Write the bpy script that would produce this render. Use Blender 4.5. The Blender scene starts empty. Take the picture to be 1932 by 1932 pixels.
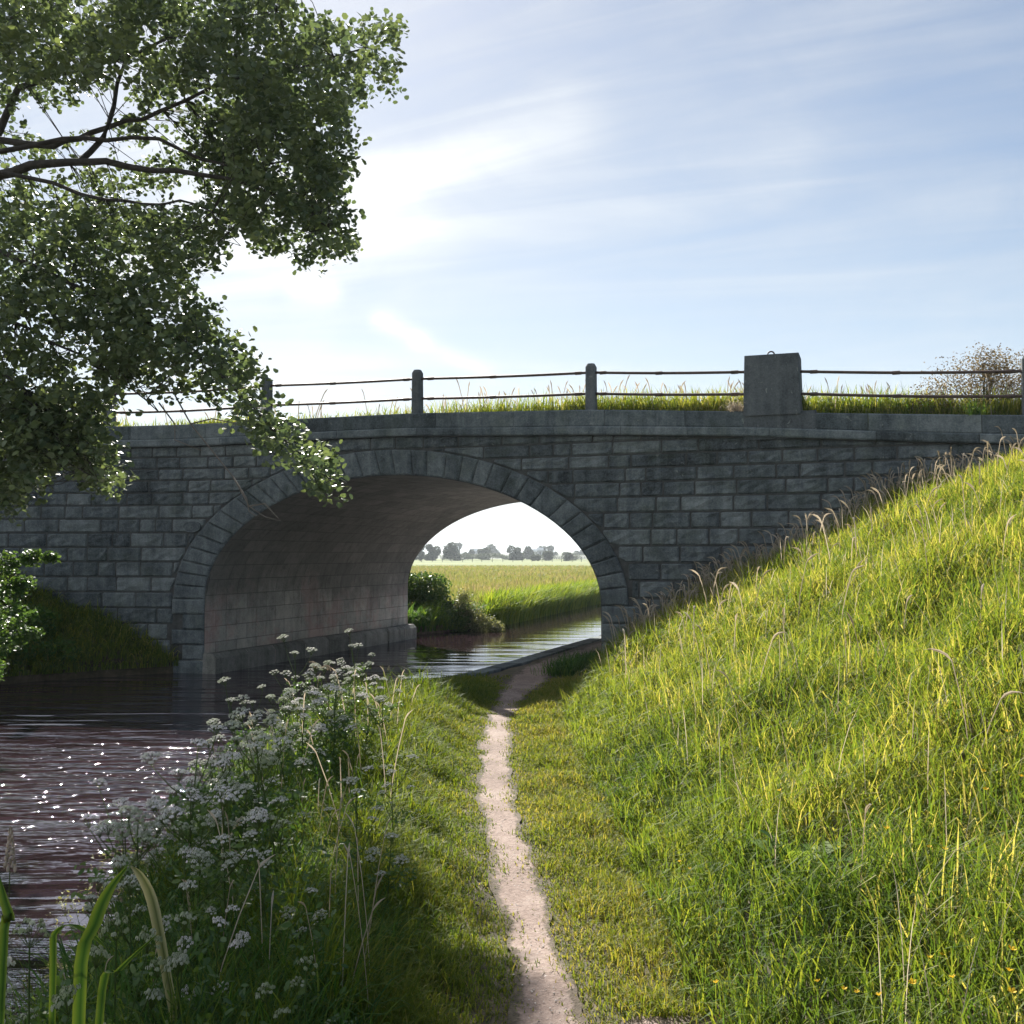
import bpy, math, random
import numpy as np
from mathutils import Vector, Matrix

rng = np.random.default_rng(7)
random.seed(7)
S = bpy.context.scene
C = S.collection
R = math.radians

# ------------------------------------------------------------------ camera
FPX = 1937.0
PITCH = math.atan(82 / FPX)
EYE = 1.64
cam_d = bpy.data.cameras.new("camera")
cam = bpy.data.objects.new("camera", cam_d)
C.objects.link(cam)
cam.location = (0, 0, EYE)
cam.rotation_euler = (math.pi / 2 + PITCH, 0, 0)
cam_d.sensor_width = 36
cam_d.sensor_fit = 'HORIZONTAL'
cam_d.angle = 2 * math.atan(966 / FPX)
cam_d.clip_start = 0.05
cam_d.clip_end = 12000
S.camera = cam

# ------------------------------------------------------------------ world, sun, exposure
SUN_EL, SUN_AZ = 36.0, -14.0          # azimuth from +Y towards +X
SKY_STRENGTH = 0.042
S.view_settings.view_transform = 'Standard'
S.view_settings.look = 'None'
S.view_settings.gamma = 1
S.view_settings.exposure = 1.4
W = bpy.data.worlds.new("World")
S.world = W
W.use_nodes = True


class NT:
    """small helper round a node tree"""
    def __init__(s, tree):
        s.t = tree; s.n = tree.nodes; s.l = tree.links

    def new(s, typ, **kw):
        nd = s.n.new(typ)
        for k, v in kw.items():
            if k.startswith('i_'):
                nd.inputs[k[2:].replace('_', ' ')].default_value = v
            else:
                setattr(nd, k, v)
        return nd

    def link(s, a, b):
        s.l.new(a, b)

    def math(s, op, a, b=None, c=None, clamp=False):
        nd = s.n.new('ShaderNodeMath'); nd.operation = op; nd.use_clamp = clamp
        for i, x in enumerate((a, b, c)):
            if x is None: continue
            if isinstance(x, (int, float)): nd.inputs[i].default_value = x
            else: s.link(x, nd.inputs[i])
        return nd.outputs[0]

    def ramp(s, fac, stops, interp='LINEAR'):
        nd = s.n.new('ShaderNodeValToRGB'); nd.color_ramp.interpolation = interp
        e = nd.color_ramp.elements
        while len(e) < len(stops): e.new(0.5)
        for i, (p, c) in enumerate(stops):
            e[i].position = p
            e[i].color = (c, c, c, 1) if isinstance(c, (int, float)) else (*c, 1)
        s.link(fac, nd.inputs[0])
        return nd.outputs[0]

    def mix(s, fac, a, b, mode='MIX'):
        nd = s.n.new('ShaderNodeMix'); nd.data_type = 'RGBA'; nd.blend_type = mode
        for sock, x in ((nd.inputs[0], fac), (nd.inputs[6], a), (nd.inputs[7], b)):
            if isinstance(x, (int, float)): sock.default_value = x
            elif isinstance(x, tuple): sock.default_value = (*x, 1)
            else: s.link(x, sock)
        return nd.outputs[2]

    def noise(s, vec, scale, detail=4, rough=0.55, dist=0.0):
        nd = s.new('ShaderNodeTexNoise')
        nd.inputs['Scale'].default_value = scale; nd.inputs['Detail'].default_value = detail
        nd.inputs['Roughness'].default_value = rough; nd.inputs['Distortion'].default_value = dist
        if vec is not None: s.link(vec, nd.inputs['Vector'])
        return nd.outputs['Fac']

    def mapping(s, vec, loc=(0, 0, 0), rot=(0, 0, 0), sc=(1, 1, 1)):
        nd = s.new('ShaderNodeMapping')
        nd.inputs['Location'].default_value = loc; nd.inputs['Rotation'].default_value = rot
        nd.inputs['Scale'].default_value = sc
        s.link(vec, nd.inputs['Vector'])
        return nd.outputs[0]


def build_world():
    n = NT(W.node_tree)
    n.n.clear()
    out = n.new('ShaderNodeOutputWorld')
    bg = n.new('ShaderNodeBackground')
    bg.inputs['Strength'].default_value = SKY_STRENGTH
    sky = n.new('ShaderNodeTexSky', sky_type='NISHITA')
    sky.sun_disc = False
    sky.sun_elevation = R(SUN_EL)
    sky.sun_rotation = R(SUN_AZ)
    sky.air_density = 1.0; sky.dust_density = 0.35; sky.ozone_density = 1.5
    tc = n.new('ShaderNodeTexCoord').outputs['Generated']
    sep = n.new('ShaderNodeSeparateXYZ'); n.link(tc, sep.inputs[0])
    x, y, z = sep.outputs
    # high thin cloud, laid out by direction: pa = tangent of the azimuth, pe = tangent of the elevation
    ya = n.math('MAXIMUM', n.math('ABSOLUTE', y), 0.02)
    pa = n.math('DIVIDE', x, ya); pe = n.math('DIVIDE', z, ya)
    def T(u, v): return (u - 966) / FPX, (1048 - v) / FPX
    # cirrus streaks fanning out from the left
    p0 = T(-1300, 690)
    dx = n.math('SUBTRACT', pa, p0[0]); dy = n.math('SUBTRACT', pe, p0[1])
    th = n.math('ARCTAN2', dy, dx)
    rr = n.math('SQRT', n.math('ADD', n.math('MULTIPLY', dx, dx), n.math('MULTIPLY', dy, dy)))
    cb = n.new('ShaderNodeCombineXYZ'); n.link(n.math('MULTIPLY', rr, 1.1), cb.inputs[0]); n.link(n.math('MULTIPLY', th, 17.0), cb.inputs[1])
    streak = n.noise(cb.outputs[0], 1.5, 6, 0.52, 1.2)
    cb2 = n.new('ShaderNodeCombineXYZ'); n.link(n.math('MULTIPLY', pa, 3.0), cb2.inputs[0]); n.link(n.math('MULTIPLY', pe, 5.0), cb2.inputs[1])
    puff = n.noise(cb2.outputs[0], 1.6, 6, 0.58, 0.6)
    fine = n.noise(cb2.outputs[0], 6.0, 6, 0.62, 0.4)
    def seg(u0, v0, u1, v1, width, amp):
        (ax, ay), (bx, by) = T(u0, v0), T(u1, v1)
        lx, ly = bx - ax, by - ay; L2 = lx * lx + ly * ly + 1e-9
        qx = n.math('SUBTRACT', pa, ax); qy = n.math('SUBTRACT', pe, ay)
        tt = n.math('DIVIDE', n.math('ADD', n.math('MULTIPLY', qx, lx), n.math('MULTIPLY', qy, ly)), L2, clamp=True)
        ex = n.math('SUBTRACT', qx, n.math('MULTIPLY', tt, lx)); ey = n.math('SUBTRACT', qy, n.math('MULTIPLY', tt, ly))
        d2 = n.math('ADD', n.math('MULTIPLY', ex, ex), n.math('MULTIPLY', ey, ey))
        w = width / FPX
        return n.math('MULTIPLY', n.math('EXPONENT', n.math('MULTIPLY', d2, -1.0 / (w * w))), amp)
    def add(*a):
        r_ = a[0]
        for q in a[1:]: r_ = n.math('ADD', r_, q)
        return r_
    body = add(seg(250, 470, 760, 390, 110, 0.27), seg(680, 360, 1060, 210, 85, 0.28), seg(380, 200, 520, 560, 190, 0.22), seg(700, 380, 1500, 300, 80, 0.16), seg(500, 700, 700, 720, 90, 0.15))
    body = n.math('MULTIPLY', body, n.math('ADD', 0.05, n.math('MULTIPLY', n.math('ADD', puff, n.math('MULTIPLY', streak, 1.1)), 1.0)))
    wisps = add(seg(560, 545, 620, 550, 22, 0.45), seg(715, 600, 790, 640, 22, 0.5), seg(790, 640, 930, 705, 18, 0.35))
    wisps = n.math('MULTIPLY', wisps, n.math('MULTIPLY', fine, 1.7))
    st = n.ramp(streak, [(0.33, 0.0), (0.68, 1.0)])
    pf = n.ramp(puff, [(0.35, 0.0), (0.7, 1.0)])
    low = n.math('EXPONENT', n.math('MULTIPLY', pe, -6.0))
    left = n.math('MULTIPLY', n.math('SUBTRACT', 0.45, pa), 0.22)
    fac = add(n.math('MULTIPLY', st, 0.26), 0.09, n.math('MULTIPLY', pf, 0.15), body, wisps, n.math('MULTIPLY', low, 0.25), left)
    fac = n.math('MULTIPLY', n.math('MAXIMUM', fac, 0.0), 1.0, clamp=True)
    cloud = n.mix(n.math('MULTIPLY', fac, 1.0, clamp=True), (4.5, 4.75, 5.0), (9.4, 9.6, 9.8))
    col = n.mix(n.math('MULTIPLY', fac, 0.95), sky.outputs[0], cloud)
    # thin haze near the horizon takes the yellow out of the sky there
    col = n.mix(n.math('MULTIPLY', n.math('EXPONENT', n.math('MULTIPLY', pe, -9.0)), 0.75, clamp=True), col, (8.0, 9.2, 10.2))
    n.link(col, bg.inputs['Color'])
    n.link(bg.outputs[0], out.inputs['Surface'])


build_world()
sun_d = bpy.data.lights.new("sun", 'SUN')
sun_d.energy = 4.8
sun_d.angle = R(0.6)
sun_d.color = (1.0, 0.95, 0.86)
sun = bpy.data.objects.new("sun", sun_d)
C.objects.link(sun)
sun.location = (-20, 60, 60)
_sd = Vector((math.sin(R(SUN_AZ)) * math.cos(R(SUN_EL)), math.cos(R(SUN_AZ)) * math.cos(R(SUN_EL)), math.sin(R(SUN_EL))))
sun.rotation_euler = _sd.to_track_quat('Z', 'Y').to_euler()


# ------------------------------------------------------------------ helpers
def at(u, v, Y):
    """world point seen at (u, v) of a 1932 px picture, at distance Y in front of the camera"""
    xx = (u - 966) / FPX; yy = (966 - v) / FPX
    d = np.array([xx, math.cos(PITCH) - yy * math.sin(PITCH), math.sin(PITCH) + yy * math.cos(PITCH)])
    return d * (Y / d[1]) + np.array([0, 0, EYE])


def tag(o, label=None, cat=None, group=None, kind=None):
    if label: o['label'] = label
    if cat: o['category'] = cat
    if group: o['group'] = group
    if kind: o['kind'] = kind
    return o


def empty(name, loc, label, cat, group=None, kind=None, rz=0.0):
    o = bpy.data.objects.new(name, None)
    C.objects.link(o)
    o.location = loc; o.rotation_euler = (0, 0, rz); o.empty_display_size = 0.2
    return tag(o, label, cat, group, kind)


class MB:
    """collects faces and builds ONE mesh object"""
    def __init__(s):
        s.v = []; s.f = []; s.t = []; s.uv = None

    def poly(s, pts, tint=0.5):
        i = len(s.v)
        s.v.extend([tuple(p) for p in pts]); s.t.extend([tint] * len(pts))
        s.f.append(tuple(range(i, i + len(pts))))

    def grid(s, P, tint=0.5, wrap=False):
        """P[i][j] points"""
        n, m = len(P), len(P[0]); i0 = len(s.v)
        for row in P:
            s.v.extend([tuple(p) for p in row]); s.t.extend([tint] * m)
        for i in range(n - 1):
            for j in range(m - (0 if wrap else 1)):
                j2 = (j + 1) % m
                s.f.append((i0 + i * m + j, i0 + i * m + j2, i0 + (i + 1) * m + j2, i0 + (i + 1) * m + j))

    def box(s, a, b, tint=0.5):
        x0, y0, z0 = a; x1, y1, z1 = b
        i = len(s.v)
        s.v.extend([(x0, y0, z0), (x1, y0, z0), (x1, y1, z0), (x0, y1, z0), (x0, y0, z1), (x1, y0, z1), (x1, y1, z1), (x0, y1, z1)])
        s.t.extend([tint] * 8)
        for q in ((0, 3, 2, 1), (4, 5, 6, 7), (0, 1, 5, 4), (1, 2, 6, 5), (2, 3, 7, 6), (3, 0, 4, 7)):
            s.f.append(tuple(i + k for k in q))

    def tube(s, pts, rad, n=6, tint=0.5, cap=True):
        pts = [Vector(p) for p in pts]
        if isinstance(rad, (int, float)): rad = [rad] * len(pts)
        rows = []
        for i, p in enumerate(pts):
            d = (pts[min(i + 1, len(pts) - 1)] - pts[max(i - 1, 0)])
            if d.length < 1e-9: d = Vector((0, 0, 1))
            d.normalize()
            up = Vector((0, 0, 1)) if abs(d.z) < 0.9 else Vector((1, 0, 0))
            a = d.cross(up).normalized(); b = d.cross(a).normalized()
            rows.append([p + a * (rad[i] * math.cos(2 * math.pi * k / n)) + b * (rad[i] * math.sin(2 * math.pi * k / n)) for k in range(n)])
        i0 = len(s.v)
        s.grid(rows, tint, wrap=True)
        if cap:
            s.f.append(tuple(i0 + k for k in range(n)))
            m = i0 + (len(pts) - 1) * n
            s.f.append(tuple(m + n - 1 - k for k in range(n)))

    def ball(s, c, r, seg=6, rings=4, tint=0.5, sq=1.0, jit=0.0):
        rows = []
        for i in range(rings + 1):
            th = math.pi * i / rings
            rows.append([(c[0] + r * (1 + jit * random.uniform(-1, 1)) * math.sin(th) * math.cos(2 * math.pi * j / seg),
                          c[1] + r * (1 + jit * random.uniform(-1, 1)) * math.sin(th) * math.sin(2 * math.pi * j / seg),
                          c[2] + r * sq * math.cos(th)) for j in range(seg)])
        s.grid(rows, tint, wrap=True)

    def build(s, name, mat, parent=None, smooth=False):
        me = bpy.data.meshes.new(name)
        me.from_pydata(s.v, [], s.f)
        at_ = me.attributes.new('tint', 'FLOAT', 'POINT')
        at_.data.foreach_set('value', np.array(s.t, dtype=np.float32))
        if smooth: me.shade_smooth()
        me.materials.append(mat)
        me.update()
        o = bpy.data.objects.new(name, me)
        C.objects.link(o)
        if parent is not None:
            o.parent = parent
            if parent.type == 'EMPTY':
                o.matrix_parent_inverse = Matrix.Identity(4)
        return o


def np_mesh(name, V, F, tint, mat, parent=None, smooth=False, off=None):
    """V (n,3), F list of int arrays each (m,k)"""
    me = bpy.data.meshes.new(name)
    me.vertices.add(len(V))
    me.vertices.foreach_set('co', V.astype(np.float32).ravel())
    loops = np.concatenate([f.ravel() for f in F]).astype(np.int32)
    tot = np.concatenate([np.full(len(f), f.shape[1], dtype=np.int32) for f in F])
    st = np.concatenate([[0], np.cumsum(tot)[:-1]]).astype(np.int32)
    me.loops.add(len(loops)); me.loops.foreach_set('vertex_index', loops)
    me.polygons.add(len(tot)); me.polygons.foreach_set('loop_start', st)
    me.polygons.foreach_set('use_smooth', np.full(len(tot), smooth))
    a = me.attributes.new('tint', 'FLOAT', 'POINT')
    a.data.foreach_set('value', tint.astype(np.float32))
    me.materials.append(mat)
    me.update(calc_edges=True)
    o = bpy.data.objects.new(name, me)
    C.objects.link(o)
    if parent is not None: o.parent = parent
    return o


# ------------------------------------------------------------------ materials
def new_mat(name):
    m = bpy.data.materials.new(name); m.use_nodes = True
    n = NT(m.node_tree); n.n.clear()
    out = n.new('ShaderNodeOutputMaterial')
    return m, n, out


def foliage_mat(name, stops, transl=0.45, rough=0.6, noise=0.35, tmul=(1.5, 1.35, 0.6), spec=0.15):
    m, n, out = new_mat(name)
    at_ = n.new('ShaderNodeAttribute', attribute_name='tint').outputs['Fac']
    geo = n.new('ShaderNodeNewGeometry').outputs['Position']
    nz = n.noise(geo, 0.7, 3)
    f = n.math('ADD', at_, n.math('MULTIPLY', n.math('SUBTRACT', nz, 0.5), noise * 2), clamp=True)
    col = n.ramp(f, stops)
    p = n.new('ShaderNodeBsdfPrincipled'); n.link(col, p.inputs['Base Color'])
    p.inputs['Roughness'].default_value = rough
    p.inputs['Specular IOR Level'].default_value = spec
    t = n.new('ShaderNodeBsdfTranslucent')
    tcol = n.mix(1.0, col, tuple(tmul), 'MULTIPLY'); n.link(tcol, t.inputs['Color'])
    mx = n.new('ShaderNodeMixShader'); mx.inputs[0].default_value = transl
    n.link(p.outputs[0], mx.inputs[1]); n.link(t.outputs[0], mx.inputs[2])
    n.link(mx.outputs[0], out.inputs['Surface'])
    return m


def plain_mat(name, c1, c2, scale=6.0, rough=0.8, bump=0.2, bscale=30.0, metal=0.0):
    m, n, out = new_mat(name)
    geo = n.new('ShaderNodeNewGeometry').outputs['Position']
    nz = n.noise(geo, scale, 6, 0.65)
    at_ = n.new('ShaderNodeAttribute', attribute_name='tint').outputs['Fac']
    f = n.math('ADD', nz, n.math('MULTIPLY', n.math('SUBTRACT', at_, 0.5), 0.5), clamp=True)
    col = n.ramp(f, [(0.3, c1), (0.7, c2)])
    p = n.new('ShaderNodeBsdfPrincipled'); n.link(col, p.inputs['Base Color'])
    p.inputs['Roughness'].default_value = rough; p.inputs['Metallic'].default_value = metal
    b = n.new('ShaderNodeBump'); b.inputs['Strength'].default_value = bump; b.inputs['Distance'].default_value = 0.02
    n.link(n.noise(geo, bscale, 5, 0.6), b.inputs['Height']); n.link(b.outputs[0], p.inputs['Normal'])
    n.link(p.outputs[0], out.inputs['Surface'])
    return m


def stone_mat(name, dark, mid, light, moss=0.0, uvbrick=False, bump=0.6):
    m, n, out = new_mat(name)
    geo = n.new('ShaderNodeNewGeometry').outputs['Position']
    at_ = n.new('ShaderNodeAttribute', attribute_name='tint').outputs['Fac']
    big = n.noise(geo, 1.1, 5, 0.6)
    med = n.noise(geo, 7.0, 7, 0.7, 0.3)
    fine = n.noise(geo, 45.0, 5, 0.7)
    run = n.noise(n.mapping(geo, sc=(5.0, 5.0, 0.45)), 1.0, 5, 0.65, 0.4)
    f = n.math('ADD', n.math('MULTIPLY', big, 0.21), n.math('MULTIPLY', med, 0.35))
    f = n.math('ADD', f, n.math('MULTIPLY', run, 0.36))
    f = n.math('ADD', f, n.math('MULTIPLY', n.math('SUBTRACT', at_, 0.5), 0.13))
    f = n.math('ADD', f, n.math('MULTIPLY', n.math('SUBTRACT', fine, 0.5), 0.35))
    col = n.ramp(f, [(0.30, dark), (0.45, mid), (0.64, light)])
    # pale lichen spots
    sp = n.noise(geo, 13.0, 4, 0.55, 0.8)
    li = n.ramp(sp, [(0.66, 0.0), (0.72, 1.0)])
    col = n.mix(n.math('MULTIPLY', li, 0.55), col, (0.30, 0.33, 0.31))
    if moss > 0:
        mo = n.ramp(n.noise(geo, 2.3, 5, 0.6), [(0.5, 0.0), (0.68, 1.0)])
        col = n.mix(n.math('MULTIPLY', mo, moss), col, (0.035, 0.055, 0.02))
    h = n.math('ADD', n.math('MULTIPLY', med, 0.6), n.math('MULTIPLY', fine, 0.4))
    if uvbrick:
        uv = n.new('ShaderNodeUVMap', uv_map='UVMap').outputs[0]
        br = n.new('ShaderNodeTexBrick'); n.link(uv, br.inputs['Vector'])
        br.inputs['Scale'].default_value = 1.0
        br.inputs['Brick Width'].default_value = 0.62; br.inputs['Row Height'].default_value = 0.27
        br.inputs['Mortar Size'].default_value = 0.009; br.inputs['Mortar Smooth'].default_value = 0.4
        br.inputs['Color1'].default_value = (0.75, 0.75, 0.75, 1); br.inputs['Color2'].default_value = (1.15, 1.12, 1.1, 1)
        br.inputs['Mortar'].default_value = (0.45, 0.45, 0.45, 1)
        col = n.mix(0.9, col, br.outputs['Color'], 'MULTIPLY')
        su = n.new('ShaderNodeSeparateXYZ'); n.link(uv, su.inputs[0])
        # soot and wet staining on the crown of the vault, pink limewash remains on the wall
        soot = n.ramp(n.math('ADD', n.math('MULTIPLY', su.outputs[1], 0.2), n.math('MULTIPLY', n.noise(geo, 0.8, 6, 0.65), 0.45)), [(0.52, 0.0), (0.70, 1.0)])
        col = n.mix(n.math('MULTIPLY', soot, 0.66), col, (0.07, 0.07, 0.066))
        pk = n.ramp(n.noise(geo, 0.9, 5, 0.7), [(0.5, 0.0), (0.62, 1.0)])
        col = n.mix(n.math('MULTIPLY', n.math('MULTIPLY', pk, n.math('SUBTRACT', 1.0, soot)), 0.5), col, (0.50, 0.29, 0.26))
        h = n.math('ADD', h, n.math('MULTIPLY', br.outputs['Fac'], -0.8))
    p = n.new('ShaderNodeBsdfPrincipled'); n.link(col, p.inputs['Base Color'])
    p.inputs['Roughness'].default_value = 0.9; p.inputs['Specular IOR Level'].default_value = 0.25
    b = n.new('ShaderNodeBump'); b.inputs['Strength'].default_value = bump; b.inputs['Distance'].default_value = 0.03
    n.link(h, b.inputs['Height']); n.link(b.outputs[0], p.inputs['Normal'])
    n.link(p.outputs[0], out.inputs['Surface'])
    return m


M = {}
M['stone'] = stone_mat('gritstone', (0.026, 0.034, 0.040), (0.115, 0.137, 0.148), (0.275, 0.305, 0.305), moss=0.3)
M['coping'] = stone_mat('coping stone', (0.032, 0.042, 0.048), (0.115, 0.14, 0.153), (0.26, 0.29, 0.295), moss=0.3)
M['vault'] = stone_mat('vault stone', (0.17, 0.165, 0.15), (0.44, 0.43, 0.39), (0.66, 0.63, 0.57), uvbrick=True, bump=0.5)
M['mortar'] = plain_mat('joint', (0.03, 0.032, 0.032), (0.09, 0.095, 0.095), 9)
M['iron'] = plain_mat('rail iron', (0.035, 0.025, 0.022), (0.10, 0.055, 0.04), 14, rough=0.6, bump=0.3)
M['post'] = stone_mat('post stone', (0.05, 0.058, 0.064), (0.11, 0.125, 0.135), (0.19, 0.205, 0.21))
M['bark'] = plain_mat('bark', (0.02, 0.018, 0.015), (0.07, 0.06, 0.05), 12, bump=0.6)
M['twig'] = plain_mat('dry twig', (0.10, 0.085, 0.07), (0.24, 0.21, 0.18), 12)
M['alder'] = foliage_mat('alder leaf', [(0.0, (0.065, 0.10, 0.06)), (0.5, (0.12, 0.16, 0.078)), (1.0, (0.20, 0.24, 0.10))], 0.36, tmul=(1.35, 1.35, 0.85), rough=0.4, spec=0.45)
M['bush'] = foliage_mat('bush leaf', [(0.0, (0.035, 0.08, 0.03)), (0.5, (0.08, 0.15, 0.045)), (1.0, (0.19, 0.25, 0.08))], 0.42, rough=0.45, spec=0.35)
M['bank'] = foliage_mat('bank grass', [(0.0, (0.06, 0.115, 0.028)), (0.35, (0.14, 0.20, 0.042)), (0.7, (0.25, 0.285, 0.06)), (1.0, (0.44, 0.40, 0.19))], 0.52, tmul=(1.4, 1.3, 0.5))
M['turf'] = foliage_mat('turf', [(0.0, (0.06, 0.115, 0.02)), (0.5, (0.16, 0.20, 0.034)), (1.0, (0.34, 0.29, 0.11))], 0.5, tmul=(1.5, 1.4, 0.5))
M['lush'] = foliage_mat('lush grass', [(0.0, (0.03, 0.085, 0.026)), (0.5, (0.075, 0.16, 0.038)), (1.0, (0.20, 0.27, 0.055))], 0.5)
M['seed'] = foliage_mat('seed head', [(0.0, (0.26, 0.23, 0.18)), (0.5, (0.44, 0.39, 0.33)), (1.0, (0.62, 0.56, 0.50))], 0.4, tmul=(1.2, 1.1, 0.9))
M['reed'] = foliage_mat('reed', [(0.0, (0.05, 0.11, 0.02)), (0.5, (0.14, 0.22, 0.03)), (1.0, (0.26, 0.30, 0.05))], 0.5)
M['meadow'] = foliage_mat('meadow grass', [(0.0, (0.17, 0.24, 0.05)), (0.5, (0.25, 0.28, 0.09)), (1.0, (0.36, 0.30, 0.20))], 0.4, tmul=(1.3, 1.15, 0.7))
M['far'] = foliage_mat('far tree leaf', [(0.0, (0.03, 0.05, 0.03)), (0.6, (0.06, 0.085, 0.045)), (1.0, (0.10, 0.13, 0.06))], 0.2)
M['white'] = foliage_mat('umbel flower', [(0.0, (0.26, 0.31, 0.18)), (0.5, (0.50, 0.52, 0.44)), (1.0, (0.82, 0.77, 0.80))], 0.3, tmul=(1.05, 1.05, 1.0), noise=0.1)
M['stem'] = foliage_mat('plant stem', [(0.0, (0.03, 0.07, 0.02)), (1.0, (0.10, 0.13, 0.035))], 0.15)
M['yellow'] = foliage_mat('buttercup petal', [(0.0, (0.6, 0.36, 0.02)), (1.0, (0.8, 0.55, 0.04))], 0.3, tmul=(1.1, 1.0, 0.6), noise=0.0)
M['gravel'] = plain_mat('pebble', (0.34, 0.29, 0.26), (0.60, 0.55, 0.52), 30)


def ground_mat():
    m, n, out = new_mat('ground soil and turf')
    geo = n.new('ShaderNodeNewGeometry').outputs['Position']
    a = n.noise(geo, 0.5, 6, 0.6); b = n.noise(geo, 9, 6, 0.7); c = n.noise(geo, 0.03, 4, 0.5)
    near = n.ramp(n.math('ADD', n.math('MULTIPLY', a, 0.5), n.math('MULTIPLY', b, 0.5)),
                  [(0.36, (0.035, 0.032, 0.018)), (0.5, (0.075, 0.062, 0.035)), (0.64, (0.17, 0.125, 0.085))])
    far = n.ramp(n.math('ADD', n.math('MULTIPLY', a, 0.3), n.math('MULTIPLY', c, 0.7)),
                 [(0.35, (0.09, 0.13, 0.02)), (0.55, (0.14, 0.17, 0.03)), (0.7, (0.18, 0.19, 0.05))])
    sp = n.new('ShaderNodeSeparateXYZ'); n.link(geo, sp.inputs[0])
    f = n.math('DIVIDE', n.math('SUBTRACT', sp.outputs[1], 60.0), 60.0, clamp=True)
    col = n.mix(f, near, far)
    p = n.new('ShaderNodeBsdfPrincipled'); n.link(col, p.inputs['Base Color']); p.inputs['Roughness'].default_value = 0.95
    bp = n.new('ShaderNodeBump'); bp.inputs['Strength'].default_value = 0.5; bp.inputs['Distance'].default_value = 0.03
    n.link(b, bp.inputs['Height']); n.link(bp.outputs[0], p.inputs['Normal'])
    n.link(p.outputs[0], out.inputs['Surface'])
    return m


def path_mat():
    m, n, out = new_mat('trodden earth')
    geo = n.new('ShaderNodeNewGeometry').outputs['Position']
    a = n.noise(geo, 2.2, 5, 0.6); b = n.noise(geo, 38, 5, 0.75)
    v = n.new('ShaderNodeTexVoronoi'); v.inputs['Scale'].default_value = 70; n.link(geo, v.inputs['Vector'])
    f = n.math('ADD', n.math('MULTIPLY', a, 0.5), n.math('MULTIPLY', b, 0.5))
    col = n.ramp(f, [(0.36, (0.12, 0.08, 0.062)), (0.50, (0.25, 0.18, 0.15)), (0.66, (0.38, 0.30, 0.26))])
    st = n.ramp(v.outputs['Distance'], [(0.12, 1.0), (0.3, 0.0)])
    col = n.mix(n.math('MULTIPLY', st, 0.35), col, (0.45, 0.41, 0.38))
    # the trodden middle breaks up into the darker soil at its edges
    tv = n.new('ShaderNodeAttribute', attribute_name='tint').outputs['Fac']
    eg = n.math('ADD', tv, n.math('ADD', n.math('MULTIPLY', n.math('SUBTRACT', n.noise(geo, 14, 5, 0.7), 0.5), 1.5), n.math('MULTIPLY', n.math('SUBTRACT', n.noise(geo, 3.5, 3, 0.6), 0.5), 1.2)))
    em = n.ramp(eg, [(0.32, 0.0), (0.62, 1.0)])
    soil = n.ramp(f, [(0.36, (0.045, 0.038, 0.022)), (0.62, (0.13, 0.095, 0.065))])
    col = n.mix(em, soil, col)
    p = n.new('ShaderNodeBsdfPrincipled'); n.link(col, p.inputs['Base Color']); p.inputs['Roughness'].default_value = 0.9
    bp = n.new('ShaderNodeBump'); bp.inputs['Strength'].default_value = 0.7; bp.inputs['Distance'].default_value = 0.015
    n.link(n.math('ADD', b, n.math('MULTIPLY', st, 0.5)), bp.inputs['Height']); n.link(bp.outputs[0], p.inputs['Normal'])
    n.link(p.outputs[0], out.inputs['Surface'])
    return m


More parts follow.
